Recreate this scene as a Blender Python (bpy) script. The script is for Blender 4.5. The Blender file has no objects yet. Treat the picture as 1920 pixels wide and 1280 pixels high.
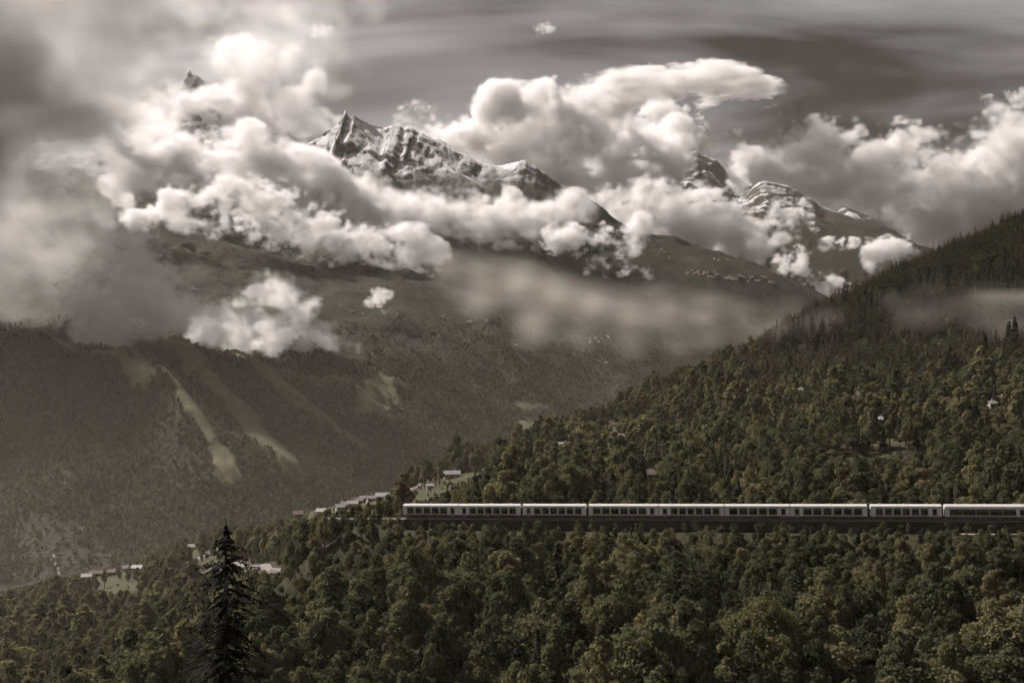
import bpy, math, time
import numpy as np
from mathutils import Vector, Matrix, Euler

T0 = time.time()
scene = bpy.context.scene
COL = scene.collection
R = math.radians

# ------------------------------------------------------------------ camera
F = 1867.0                                    # focal length in photograph pixels (35 mm on 36 mm, 1920 wide)
cam_data = bpy.data.cameras.new('camera')
cam_data.lens = 35.0
cam_data.sensor_width = 36.0
cam_data.clip_start = 1.0
cam_data.clip_end = 80000.0
cam = bpy.data.objects.new('camera', cam_data)
COL.objects.link(cam)
cam.location = (0, 0, 0)
cam.rotation_euler = (R(90), 0, 0)
scene.camera = cam

# ------------------------------------------------------------------ light and sky
SUN_AZ, SUN_EL = R(-60), R(45)
SUN = Vector((math.sin(SUN_AZ) * math.cos(SUN_EL), math.cos(SUN_AZ) * math.cos(SUN_EL), math.sin(SUN_EL)))
sun_data = bpy.data.lights.new('sun', 'SUN')
sun_data.energy = 5.0
sun_data.angle = R(0.5)
sun_data.color = (1.0, 0.92, 0.87)
sun = bpy.data.objects.new('sun', sun_data)
COL.objects.link(sun)
sun.rotation_euler = SUN.to_track_quat('Z', 'Y').to_euler()

world = bpy.data.worlds.new('World')
scene.world = world
world.use_nodes = True
wt = world.node_tree
bg = wt.nodes['Background']
bg.inputs['Strength'].default_value = 0.06
sky = wt.nodes.new('ShaderNodeTexSky')
sky.sky_type = 'NISHITA'
sky.sun_disc = False
sky.sun_elevation = SUN_EL
sky.sun_rotation = SUN_AZ
sky.dust_density = 1.0
hs = wt.nodes.new('ShaderNodeHueSaturation')
hs.inputs['Saturation'].default_value = 0.12
wt.links.new(sky.outputs[0], hs.inputs['Color'])
tint = wt.nodes.new('ShaderNodeMix'); tint.data_type = 'RGBA'; tint.blend_type = 'MULTIPLY'
tint.inputs['Factor'].default_value = 1.0
tint.inputs[7].default_value = (1.0, 0.93, 0.915, 1)
wt.links.new(hs.outputs[0], tint.inputs[6])
# high thin cirrus: streaks on a layer seen in perspective (direction projected on a plane overhead)
tc = wt.nodes.new('ShaderNodeTexCoord')
sx = wt.nodes.new('ShaderNodeSeparateXYZ'); wt.links.new(tc.outputs['Generated'], sx.inputs[0])
zz = wt.nodes.new('ShaderNodeMath'); zz.operation = 'MAXIMUM'; zz.inputs[1].default_value = 0.02
wt.links.new(sx.outputs[2], zz.inputs[0])
za = wt.nodes.new('ShaderNodeMath'); za.operation = 'ADD'; za.inputs[1].default_value = 0.12
wt.links.new(zz.outputs[0], za.inputs[0])
cx = wt.nodes.new('ShaderNodeCombineXYZ')
for k in (0, 1):
    dv = wt.nodes.new('ShaderNodeMath'); dv.operation = 'DIVIDE'
    wt.links.new(sx.outputs[k], dv.inputs[0]); wt.links.new(za.outputs[0], dv.inputs[1])
    wt.links.new(dv.outputs[0], cx.inputs[k])
mp = wt.nodes.new('ShaderNodeMapping'); mp.inputs['Rotation'].default_value = (0, 0, R(12)); mp.inputs['Scale'].default_value = (0.7, 1.5, 1)
mp.inputs['Location'].default_value = (5.1, 3.3, 0)
wt.links.new(cx.outputs[0], mp.inputs[0])
cn = wt.nodes.new('ShaderNodeTexNoise'); cn.inputs['Scale'].default_value = 0.9; cn.inputs['Detail'].default_value = 6; cn.inputs['Roughness'].default_value = 0.48
cn.inputs['Distortion'].default_value = 0.6
wt.links.new(mp.outputs[0], cn.inputs['Vector'])
cr = wt.nodes.new('ShaderNodeMapRange'); cr.inputs['From Min'].default_value = 0.38; cr.inputs['From Max'].default_value = 0.72
cr.inputs['To Min'].default_value = 0.07; cr.inputs['To Max'].default_value = 1.2
wt.links.new(cn.outputs['Fac'], cr.inputs['Value'])
cm = wt.nodes.new('ShaderNodeMix'); cm.data_type = 'RGBA'; cm.blend_type = 'MULTIPLY'; cm.inputs['Factor'].default_value = 1.0
wt.links.new(tint.outputs[2], cm.inputs[6]); wt.links.new(cr.outputs[0], cm.inputs[7])
wt.links.new(cm.outputs[2], bg.inputs['Color'])

scene.view_settings.view_transform = 'Standard'
scene.view_settings.look = 'None'
scene.view_settings.exposure = 0.66
scene.view_settings.gamma = 1.0
scene.view_settings.use_curve_mapping = False
cy = scene.cycles
cy.max_bounces = 8; cy.diffuse_bounces = 3; cy.glossy_bounces = 1; cy.transmission_bounces = 2
cy.volume_bounces = 4; cy.transparent_max_bounces = 8
cy.volume_step_rate = 2.6; cy.volume_max_steps = 256
cy.use_denoising = True
cy.use_adaptive_sampling = True; cy.adaptive_threshold = 0.05; cy.adaptive_min_samples = 24
cy.sample_clamp_indirect = 6.0

# ------------------------------------------------------------------ helpers
def at(px, py, d):
    """photograph direction and distance along +Y -> a point of the place"""
    return Vector(((px - 960) / F * d, d, (640 - py) / F * d))

def tag(o, label=None, category=None, group=None, kind=None):
    if label: o['label'] = label
    if category: o['category'] = category
    if group: o['group'] = group
    if kind: o['kind'] = kind
    return o

def link(o, parent=None):
    COL.objects.link(o)
    if parent is not None: o.parent = parent
    return o

def empty(name, loc, rz=0.0):
    o = bpy.data.objects.new(name, None)
    o.location = loc; o.rotation_euler = (0, 0, rz); o.empty_display_size = 0.5
    return link(o)

def mesh_obj(name, verts, faces, mat, parent=None, smooth=False, do_link=True):
    me = bpy.data.meshes.new(name)
    me.from_pydata([tuple(v) for v in verts], [], faces)
    me.update()
    if mat is not None: me.materials.append(mat)
    if smooth: me.polygons.foreach_set('use_smooth', [True] * len(me.polygons))
    o = bpy.data.objects.new(name, me)
    if do_link: link(o, parent)
    return o

class MB:
    """collects boxes, prisms and tubes into one mesh"""
    def __init__(s): s.v = []; s.f = []
    def box(s, x0, x1, y0, y1, z0, z1):
        n = len(s.v)
        s.v += [(x, y, z) for x in (x0, x1) for y in (y0, y1) for z in (z0, z1)]
        s.f += [tuple(n + i for i in q) for q in ((0, 1, 3, 2), (4, 6, 7, 5), (0, 4, 5, 1), (2, 3, 7, 6), (0, 2, 6, 4), (1, 5, 7, 3))]
        return s
    def prism(s, prof, x0, x1):
        """profile in (y, z), extruded along x"""
        n = len(s.v); k = len(prof)
        s.v += [(x0, y, z) for y, z in prof] + [(x1, y, z) for y, z in prof]
        s.f += [tuple(n + i for i in range(k))[::-1], tuple(n + k + i for i in range(k))]
        s.f += [(n + i, n + (i + 1) % k, n + k + (i + 1) % k, n + k + i) for i in range(k)]
        return s
    def tube(s, pts, radii, seg=6):
        n = len(s.v); m = len(pts)
        for i, (p, r) in enumerate(zip(pts, radii)):
            a = Vector(pts[max(0, i - 1)]); b = Vector(pts[min(m - 1, i + 1)])
            d = (b - a).normalized(); u = d.orthogonal().normalized(); w = d.cross(u)
            for k in range(seg):
                t = 2 * math.pi * k / seg
                s.v.append(tuple(Vector(p) + u * (r * math.cos(t)) + w * (r * math.sin(t))))
        for i in range(m - 1):
            for k in range(seg):
                s.f.append((n + i * seg + k, n + i * seg + (k + 1) % seg, n + (i + 1) * seg + (k + 1) % seg, n + (i + 1) * seg + k))
        s.f.append(tuple(n + k for k in range(seg))[::-1]); s.f.append(tuple(n + (m - 1) * seg + k for k in range(seg)))
        return s
    def cyl_y(s, x, y0, y1, z, r, seg=14):
        n = len(s.v)
        for y in (y0, y1):
            s.v += [(x + r * math.cos(2 * math.pi * k / seg), y, z + r * math.sin(2 * math.pi * k / seg)) for k in range(seg)]
        s.f += [(n + k, n + (k + 1) % seg, n + seg + (k + 1) % seg, n + seg + k) for k in range(seg)]
        s.f += [tuple(n + k for k in range(seg))[::-1], tuple(n + seg + k for k in range(seg))]
        return s
    def mesh(s, name, mat, smooth=False):
        me = bpy.data.meshes.new(name); me.from_pydata(s.v, [], s.f); me.update()
        me.materials.append(mat)
        if smooth: me.polygons.foreach_set('use_smooth', [True] * len(me.polygons))
        return me
    def build(s, name, mat, parent=None, smooth=False):
        return link(bpy.data.objects.new(name, s.mesh(name, mat, smooth)), parent)

def new_mat(name):
    m = bpy.data.materials.new(name); m.use_nodes = True
    t = m.node_tree; b = t.nodes['Principled BSDF']
    return m, t, b

def nd(t, typ, **kw):
    n = t.nodes.new(typ)
    for k, v in kw.items():
        if k in n.inputs: n.inputs[k].default_value = v
        else: setattr(n, k, v)
    return n

def mixc(t, fac, a, b, blend='MIX'):
    n = t.nodes.new('ShaderNodeMix'); n.data_type = 'RGBA'; n.blend_type = blend
    for i, v in ((0, fac), (6, a), (7, b)):
        if hasattr(v, 'is_output'): t.links.new(v, n.inputs[i])
        elif i == 0: n.inputs[0].default_value = v
        else: n.inputs[i].default_value = (*v, 1) if len(v) == 3 else v
    return n.outputs[2]

def math_n(t, op, a, b=None, clamp=False):
    n = t.nodes.new('ShaderNodeMath'); n.operation = op; n.use_clamp = clamp
    for i, v in enumerate((a, b)):
        if v is None: continue
        if hasattr(v, 'is_output'): t.links.new(v, n.inputs[i])
        else: n.inputs[i].default_value = v
    return n.outputs[0]

def ramp(t, v, lo, hi, a=0.0, b=1.0):
    n = t.nodes.new('ShaderNodeMapRange'); n.interpolation_type = 'SMOOTHSTEP'
    t.links.new(v, n.inputs['Value'])
    n.inputs['From Min'].default_value = lo; n.inputs['From Max'].default_value = hi
    n.inputs['To Min'].default_value = a; n.inputs['To Max'].default_value = b
    return n.outputs[0]

def noise_n(t, vec, scale, detail=5, rough=0.55, dist=0.0):
    n = t.nodes.new('ShaderNodeTexNoise')
    n.inputs['Scale'].default_value = scale; n.inputs['Detail'].default_value = detail
    n.inputs['Roughness'].default_value = rough; n.inputs['Distortion'].default_value = dist
    if vec is not None: t.links.new(vec, n.inputs['Vector'])
    return n.outputs['Fac']

def plain(name, col, rough=0.8, var=0.25, scale=0.6, metal=0.0, spec=0.3):
    """a weathered single-colour surface: colour mottling and fine relief"""
    m, t, b = new_mat(name)
    g = t.nodes.new('ShaderNodeNewGeometry')
    n = noise_n(t, g.outputs['Position'], scale, 6, 0.65)
    f = ramp(t, n, 0.3, 0.7)
    c = mixc(t, f, [x * (1 - var) for x in col], [min(1, x * (1 + var)) for x in col])
    t.links.new(c, b.inputs['Base Color'])
    b.inputs['Roughness'].default_value = rough; b.inputs['Metallic'].default_value = metal
    b.inputs['Specular IOR Level'].default_value = spec
    return m

# ------------------------------------------------------------------ noise in numpy
def perlin2(x, y, seed):
    rng = np.random.default_rng(seed)
    ang = rng.random(4096) * 2 * np.pi
    gx, gy = np.cos(ang), np.sin(ang)
    xi = np.floor(x).astype(np.int64); yi = np.floor(y).astype(np.int64)
    fx = x - xi; fy = y - yi
    def g(ix, iy, dx, dy):
        h = (ix * 73856093 ^ iy * 19349663 ^ (seed * 83492791)) & 4095
        return gx[h] * dx + gy[h] * dy
    u = fx ** 3 * (fx * (fx * 6 - 15) + 10); v = fy ** 3 * (fy * (fy * 6 - 15) + 10)
    a = g(xi, yi, fx, fy); b = g(xi + 1, yi, fx - 1, fy)
    c = g(xi, yi + 1, fx, fy - 1); e = g(xi + 1, yi + 1, fx - 1, fy - 1)
    return (a + (b - a) * u) * (1 - v) + (c + (e - c) * u) * v

def fbm2(x, y, scale, octs, seed, gain=0.5, ridged=False):
    o = np.zeros_like(x); a = 1.0; f = 1.0 / scale
    for k in range(octs):
        n = perlin2(x * f + 17.3 * k, y * f - 9.1 * k, seed + k)
        o += a * ((0.5 - 2.0 * np.abs(n)) if ridged else n * 1.4)
        a *= gain; f *= 2.03
    return o

class TPS:
    """thin-plate surface through control points given as (px, py, d): elevation angle over (px, ln d)"""
    def __init__(s, pts, kx=1 / 300.0, ky=3.0, lam=1e-4):
        p = np.array(pts, float)
        s.kx, s.ky = kx, ky
        s.c = np.stack([p[:, 0] * kx, np.log(p[:, 2]) * ky], 1)
        n = len(p); K = s.phi(s.c, s.c) + lam * np.eye(n)
        P = np.hstack([np.ones((n, 1)), s.c])
        A = np.block([[K, P], [P.T, np.zeros((3, 3))]])
        s.w = np.linalg.solve(A, np.concatenate([p[:, 1], np.zeros(3)]))
    @staticmethod
    def phi(a, b):
        r2 = ((a[:, None, :] - b[None, :, :]) ** 2).sum(-1)
        return 0.5 * r2 * np.log(r2 + 1e-12)
    def __call__(s, px, d):
        sh = np.shape(px)
        q = np.stack([np.ravel(px) * s.kx, np.log(np.ravel(d)) * s.ky], 1)
        out = np.empty(len(q))
        for i in range(0, len(q), 60000):
            b = q[i:i + 60000]
            out[i:i + 60000] = s.phi(b, s.c) @ s.w[:-3] + s.w[-3] + b @ s.w[-2:]
        return out.reshape(sh)

def seg_dist(x, y, pts):
    """distance from points to a polyline in plan, and the height along it"""
    best = np.full(np.shape(x), 1e9); hz = np.zeros(np.shape(x))
    for (a, b) in zip(pts[:-1], pts[1:]):
        ax, ay, az = a; bx, by, bz = b
        L2 = (bx - ax) ** 2 + (by - ay) ** 2
        t = np.clip(((x - ax) * (bx - ax) + (y - ay) * (by - ay)) / L2, 0, 1)
        d = np.hypot(x - ax - t * (bx - ax), y - ay - t * (by - ay))
        m = d < best
        best = np.where(m, d, best); hz = np.where(m, az + t * (bz - az), hz)
    return best, hz

# ------------------------------------------------------------------ the railway line (used by the terrain)
COACH_H = 3.9
TRL = at(759, 944.0, 300) - Vector((0, 0, COACH_H))
TRR = at(1920, 945.0, 260) - Vector((0, 0, COACH_H))
TDIR = (TRR - TRL).normalized()
TLEN = (TRR - TRL).length
TN = Vector((TDIR.y, -TDIR.x, 0)).normalized()            # horizontal, towards the camera side
def track_sd(x, y):
    """(signed distance towards the camera side, rail height) for points in plan"""
    s = (x - TRL.x) * TN.x + (y - TRL.y) * TN.y
    u = (x - TRL.x) * TDIR.x + (y - TRL.y) * TDIR.y
    return s, TRL.z + u * TDIR.z, u

# ------------------------------------------------------------------ terrain: near hill
H = []
def near(pts):
    for px, py, d, h in pts: H.append((px, py + F * h * 0.85 / d, d))
near([(-600, 1729, 55, 0), (0, 1729, 55, 0), (960, 1729, 55, 0), (1920, 1729, 55, 0), (2600, 1729, 55, 0),
      (-600, 1700, 120, 0), (0, 1720, 120, 0), (960, 1780, 120, 0), (1920, 1780, 120, 0), (2600, 1780, 120, 0),
      (-600, 1500, 230, 8), (0, 1330, 260, 8), (300, 1300, 215, 8), (700, 1290, 190, 8), (1300, 1290, 178, 8), (1920, 1290, 170, 8), (2600, 1290, 170, 8),
      (-100, 1250, 420, 8), (150, 1190, 480, 8), (300, 1170, 400, 8), (500, 1150, 300, 8), (700, 1120, 245, 8), (1300, 1120, 232, 8), (1920, 1120, 222, 8), (2600, 1120, 222, 8),
      (600, 1015, 370, 8), (450, 1060, 480, 8), (300, 1095, 620, 8), (760, 1000, 302, 5), (1000, 1000, 290, 5), (1340, 1002, 277, 5), (1920, 1003, 256, 4), (2600, 1005, 235, 4),
      (650, 972, 540, 4), (560, 972, 740, 0), (660, 950, 720, 0), (480, 1000, 640, 6), (400, 1025, 700, 6), (300, 1045, 850, 6), (200, 1082, 900, 0), (100, 1108, 980, 6), (0, 1140, 1020, 6), (-600, 1330, 1000, 6),
      (740, 942, 520, 0), (700, 955, 580, 0), (845, 895, 800, 0), (900, 872, 860, 0),
      (790, 950, 360, 3), (1000, 938, 335, 6), (1340, 932, 320, 7), (1920, 925, 305, 7), (2600, 920, 290, 7),
      (1000, 892, 470, 8), (1340, 850, 440, 9), (1640, 825, 500, 0), (1920, 830, 430, 9), (2600, 800, 430, 9),
      (980, 840, 800, 8), (1090, 802, 870, 8), (1170, 758, 950, 10), (1300, 708, 1050, 10), (1440, 648, 1150, 12), (1560, 575, 1300, 16), (1700, 510, 1400, 16), (1800, 462, 1450, 16), (1920, 415, 1500, 16), (2300, 250, 1600, 16), (2700, 150, 1600, 16),
      (1440, 748, 740, 0), (1240, 800, 660, 10), (1700, 715, 720, 10), (1920, 690, 700, 10), (1640, 625, 1000, 12), (1850, 560, 1050, 12), (2300, 600, 750, 12),
      (-600, 1430, 1300, 0), (0, 1270, 1300, 0), (300, 1170, 1200, 0), (500, 1100, 1080, 0), (700, 1060, 1080, 0), (900, 960, 1200, 0), (1100, 890, 1250, 0), (1300, 800, 1420, 0),
      (1560, 690, 1750, 0), (1920, 560, 2000, 0), (2300, 430, 2100, 0), (2700, 330, 2100, 0),
      (0, 1260, 1900, 0), (900, 1020, 1900, 0), (1500, 900, 2200, 0), (2200, 800, 2500, 0)])
TPN = TPS(H)

def near_z(x, y):
    x = np.asarray(x, float); y = np.asarray(y, float)
    px = x / y * F + 960
    py = TPN(px, y)
    z = (640 - py) / F * y
    amp = np.clip((y - 60) / 200, 0.2, 1)
    z = z + amp * (3.2 * fbm2(x, y, 70, 4, 3) + 1.2 * fbm2(x, y, 18, 3, 9))
    # gullies running down the foreground slope
    fg = np.clip((285 - y) / 60, 0, 1) * np.clip((y - 120) / 60, 0, 1)
    z = z + 9.5 * fg * fbm2(x * 0.92 - y * 0.39, (x * 0.39 + y * 0.92) * 0.32, 46, 3, 21, 0.5, ridged=True)
    z = z + np.clip((y - 330) / 300, 0, 1) * (4 + 13 * np.clip((px - 900) / 250, 0, 1)) * fbm2(x + 0.4 * y, y * 0.5, 130, 3, 33, ridged=True)
    s, zr, u = track_sd(x, y)
    k = np.clip((np.abs(s - 1.0) - 5.5) / 10.0, 0, 1); k = k * k * (3 - 2 * k)
    v = np.clip((-u - 12) / 40, 0, 1); k = np.maximum(k, v)
    shelf = zr - 3.5 + 3.15 * np.clip((-u + 1) / 4, 0, 1) * np.clip((4.5 - s) / 3, 0, 1)
    return shelf * (1 - k) + z * k

# visible canopy horizon per column: where trees can be seen from about here
_gp = np.linspace(-300, 2250, 256); _gd = np.exp(np.linspace(math.log(120), math.log(1750), 420))
_GP, _GD = np.meshgrid(_gp, _gd, indexing='ij')
_GZ = near_z((_GP - 960) / F * _GD, _GD)
_GPY = 640 - _GZ / _GD * F
_RUN = np.minimum.accumulate(_GPY, axis=1)

def near_hit(px, py, dmin=150):
    """the visible ground point of the near hill along a photograph direction"""
    i = int(np.clip(np.searchsorted(_gp, px), 1, len(_gp) - 1))
    f = (px - _gp[i - 1]) / (_gp[i] - _gp[i - 1])
    col = _GPY[i - 1] * (1 - f) + _GPY[i] * f
    ok = np.where((col <= py) & (_gd > dmin))[0]
    d = _gd[ok[0]] if len(ok) else _gd[np.argmin(col)]
    x = (px - 960) / F * d
    return Vector((x, d, float(near_z(x, d))))

def fan(name, px0, px1, dpx, d0, d1, rows, zfun, mat, attrs=None):
    px = np.arange(px0, px1 + dpx, dpx); d = np.exp(np.linspace(math.log(d0), math.log(d1), rows))
    P, D = np.meshgrid(px, d, indexing='ij')
    X = (P - 960) / F * D
    Z = zfun(X, D)
    n, m = P.shape
    co = np.stack([X, D, Z], -1).reshape(-1, 3).astype(np.float32)
    i = np.arange(n * m).reshape(n, m)
    q = np.stack([i[:-1, :-1], i[1:, :-1], i[1:, 1:], i[:-1, 1:]], -1).reshape(-1, 4)
    me = bpy.data.meshes.new(name)
    me.vertices.add(n * m); me.vertices.foreach_set('co', co.ravel())
    me.loops.add(q.size); me.loops.foreach_set('vertex_index', q.ravel().astype(np.int32))
    me.polygons.add(len(q)); me.polygons.foreach_set('loop_start', np.arange(0, q.size, 4, dtype=np.int32))
    me.update(calc_edges=True)
    me.polygons.foreach_set('use_smooth', np.ones(len(q), bool))
    for k, fn in (attrs or {}).items():
        a = me.attributes.new(k, 'FLOAT', 'POINT')
        a.data.foreach_set('value', fn(P, D, X, Z).ravel().astype(np.float32))
    me.materials.append(mat)
    o = link(bpy.data.objects.new(name, me))
    return tag(o, kind='structure')

def poly_mask(px, py, poly, soft=6.0):
    """soft inside test (photograph-plane polygon on a hillside)"""
    inside = np.zeros(np.shape(px), bool); dist = np.full(np.shape(px), 1e9)
    n = len(poly)
    for k in range(n):
        x0, y0 = poly[k]; x1, y1 = poly[(k + 1) % n]
        c = ((y0 > py) != (y1 > py)) & (px < (x1 - x0) * (py - y0) / (y1 - y0 + 1e-9) + x0)
        inside ^= c
        L2 = (x1 - x0) ** 2 + (y1 - y0) ** 2 + 1e-9
        t = np.clip(((px - x0) * (x1 - x0) + (py - y0) * (y1 - y0)) / L2, 0, 1)
        dist = np.minimum(dist, np.hypot(px - x0 - t * (x1 - x0), py - y0 - t * (y1 - y0)))
    return np.clip(0.5 + np.where(inside, dist, -dist) / soft, 0, 1)

MEADOWS = [  # (outline on the hillside, nearest and farthest distance)
    ([(168, 1078), (240, 1074), (262, 1100), (240, 1122), (160, 1124)], 600, 1100),
    ([(690, 952), (740, 938), (775, 922), (830, 905), (880, 885), (912, 866), (915, 884), (850, 925), (775, 962), (750, 985), (690, 985)], 380, 960),
    ([(1236, 985), (1280, 985), (1285, 1032), (1240, 1030)], 200, 275),
    ([(1585, 812), (1640, 818), (1700, 808), (1712, 830), (1650, 842), (1600, 838)], 380, 640),
    ([(1400, 732), (1450, 740), (1500, 732), (1505, 752), (1470, 772), (1410, 756)], 550, 860),
    ([(930, 880), (1050, 846), (1075, 858), (950, 910)], 420, 800),
    ([(560, 955), (720, 932), (735, 955), (700, 985), (560, 990)], 560, 850),
    ([(1130, 812), (1180, 806), (1185, 850), (1135, 850)], 420, 900),
    ([(330, 1038), (400, 1030), (410, 1062), (330, 1062)], 480, 900),
]
def meadow_mask(P, D, X, Z):
    py = 640 - Z / D * F
    m = np.zeros(np.shape(P))
    wx = fbm2(X, D, 30, 4, 301) * 30; wy = fbm2(X, D, 30, 4, 311) * 16
    for poly, d0, d1 in MEADOWS:
        m = np.maximum(m, poly_mask(P + wx, py + wy, poly, 8) * ((D > d0) & (D < d1)))
    return m

ROADS = [  # hillside roads in plan: direction and distance
    ([(540, 395), (515, 425), (480, 500), (440, 575), (400, 620), (365, 640)], 4.6),
    ([(365, 640), (345, 655), (342, 680), (358, 700), (385, 712), (425, 725)], 6.0),
    ([(848, 775), (820, 735), (790, 690), (768, 640)], 3.0),
]
ROAD_PTS = []
for pts, w in ROADS:
    q = []
    for px, d in pts:
        x = (px - 960) / F * d; q.append(Vector((x, d, float(near_z(x, d)))))
    ROAD_PTS.append((q, w))

def terrain_material(name, kind):
    m, t, b = new_mat(name)
    g = t.nodes.new('ShaderNodeNewGeometry'); pos = g.outputs['Position']
    at_ = t.nodes.new('ShaderNodeAttribute'); at_.attribute_name = 'grass'
    n1 = noise_n(t, pos, 0.05, 6, 0.6); n2 = noise_n(t, pos, 0.6, 5, 0.65)
    grass = mixc(t, ramp(t, n2, 0.3, 0.7), (0.034, 0.038, 0.017), (0.056, 0.060, 0.028))
    grass = mixc(t, ramp(t, n1, 0.45, 0.65), grass, (0.060, 0.055, 0.030))
    soil = mixc(t, ramp(t, n2, 0.3, 0.7), (0.022, 0.022, 0.012), (0.05, 0.045, 0.025))
    c = mixc(t, at_.outputs['Fac'], soil, grass)
    bump_h = noise_n(t, pos, 0.9, 4, 0.6); strength, dist = 0.5, 0.5
    if kind != 'near':
        sep = t.nodes.new('ShaderNodeSeparateXYZ'); t.links.new(pos, sep.inputs[0]); z = sep.outputs[2]
        sn = t.nodes.new('ShaderNodeSeparateXYZ'); t.links.new(g.outputs['Normal'], sn.inputs[0])
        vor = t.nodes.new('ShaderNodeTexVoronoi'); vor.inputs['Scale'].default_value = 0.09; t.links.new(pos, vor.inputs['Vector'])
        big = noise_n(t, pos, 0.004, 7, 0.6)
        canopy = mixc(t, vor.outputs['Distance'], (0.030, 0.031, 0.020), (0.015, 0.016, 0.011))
        pale = mixc(t, ramp(t, n1, 0.35, 0.65), (0.025, 0.025, 0.017), (0.043, 0.039, 0.026))  # field tones lowered to put the cloud shadow into the flank colour
        # terraced fields: narrow contour bands on the gentler middle slopes
        band = math_n(t, 'FRACT', math_n(t, 'ADD', math_n(t, 'MULTIPLY', z, 0.075), math_n(t, 'MULTIPLY', big, 2.2)))
        pale = mixc(t, ramp(t, band, 0.55, 0.9), pale, (0.035, 0.035, 0.02))
        c = mixc(t, ramp(t, big, 0.50, 0.60), canopy, pale)
        c = mixc(t, at_.outputs['Fac'], c, mixc(t, ramp(t, n1, 0.4, 0.6), (0.120, 0.110, 0.066), (0.088, 0.088, 0.050)))
        line = 900.0 if kind == 'mountain' else 1290.0
        zn = math_n(t, 'ADD', z, math_n(t, 'MULTIPLY', math_n(t, 'SUBTRACT', noise_n(t, pos, 0.006, 8, 0.65), 0.5), 420.0))
        mpv = t.nodes.new('ShaderNodeMapping'); mpv.inputs['Rotation'].default_value = (0, 0, R(-40)); mpv.inputs['Scale'].default_value = (0.35, 1.5, 0.6)
        t.links.new(pos, mpv.inputs[0])
        st = noise_n(t, mpv.outputs[0], 0.012, 9, 0.7)
        rock = mixc(t, noise_n(t, pos, 0.03, 8, 0.7), (0.034, 0.031, 0.027), (0.12, 0.11, 0.095))
        steep = math_n(t, 'ADD', sn.outputs[2], math_n(t, 'MULTIPLY', math_n(t, 'SUBTRACT', st, 0.5), 0.9))
        snow = mixc(t, ramp(t, steep, *((0.62, 0.77) if kind == 'mountain' else (0.72, 0.86))), rock, (0.62, 0.61, 0.62))
        c = mixc(t, ramp(t, zn, line - 40, line + 60), c, rock)
        c = mixc(t, ramp(t, zn, line + 40, line + 190), c, snow)
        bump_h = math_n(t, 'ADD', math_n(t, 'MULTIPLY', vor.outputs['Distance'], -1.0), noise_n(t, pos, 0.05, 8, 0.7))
        bump_h = math_n(t, 'MULTIPLY', bump_h, math_n(t, 'SUBTRACT', 1.0, math_n(t, 'MULTIPLY', at_.outputs['Fac'], 0.92)))
        strength, dist = 0.7, 6.0
    t.links.new(c, b.inputs['Base Color'])
    bp = t.nodes.new('ShaderNodeBump'); bp.inputs['Strength'].default_value = strength; bp.inputs['Distance'].default_value = dist
    t.links.new(bump_h, bp.inputs['Height']); t.links.new(bp.outputs[0], b.inputs['Normal'])
    b.inputs['Roughness'].default_value = 0.95; b.inputs['Specular IOR Level'].default_value = 0.15
    return m

MAT_HILL = terrain_material('hill_ground', 'near')
MAT_MTN = terrain_material('mountain_ground', 'mountain')
MAT_FAR = terrain_material('far_mountain_ground', 'far')

hill = fan('hillside', -520, 2560, 6, 40, 2300, 330, near_z, MAT_HILL, {'grass': meadow_mask})
tag(hill, 'wooded hillside carrying the railway, rising to a dark ridge', None)

# ------------------------------------------------------------------ terrain: the big mountain across the valley
A = [(-500, 1200, 1450), (0, 1190, 1550), (300, 1120, 1650), (600, 1030, 1900), (900, 905, 2700), (1150, 800, 3500), (1400, 735, 4300), (1700, 700, 5200),
     (-500, 1040, 1800), (0, 1010, 1900), (300, 965, 2000), (600, 905, 2250), (900, 820, 2950), (1120, 770, 3700),
     (-500, 860, 2200), (0, 850, 2250), (300, 820, 2400), (600, 790, 2700), (900, 740, 3300), (1150, 700, 4000), (1350, 640, 4700), (1520, 610, 5300),
     (-500, 690, 2800), (0, 680, 2900), (250, 640, 3300), (500, 620, 3600), (750, 610, 3900), (900, 600, 4200), (1130, 630, 4450),
     (0, 540, 4000), (300, 540, 4300), (600, 540, 4500), (900, 530, 4800), (1150, 530, 5200), (1350, 522, 5500), (1500, 545, 5700),
     (0, 420, 5000), (300, 430, 5200), (600, 440, 5300), (850, 440, 5500), (1100, 470, 5700), (1280, 485, 5900),
     (-500, 300, 5800), (0, 300, 6000), (300, 310, 6300), (600, 335, 6050), (800, 345, 6050), (1000, 375, 6000), (1120, 415, 6100),
     (-500, 260, 7000), (0, 265, 7200), (200, 245, 7300), (330, 178, 7400), (362, 148, 7400), (410, 180, 7350), (520, 245, 7000), (600, 248, 6700),
     (650, 222, 6500), (700, 245, 6500), (735, 254, 6480), (770, 244, 6500), (805, 256, 6500), (860, 294, 6450), (930, 310, 6450), (1000, 325, 6400),
     (1060, 353, 6400), (1130, 397, 6350), (1220, 441, 6350), (1300, 460, 6350), (1400, 493, 6400), (1480, 530, 6450), (1570, 580, 6500), (1750, 650, 6500),
     (-500, 300, 8600), (0, 310, 8600), (400, 330, 8600), (650, 370, 8000), (1000, 460, 7800), (1300, 590, 7600), (1600, 690, 7600), (1800, 720, 7600)]
TPA = TPS([(a, b + (11 if c > 6300 and c < 7450 else 0), c) for a, b, c in A])
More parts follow.
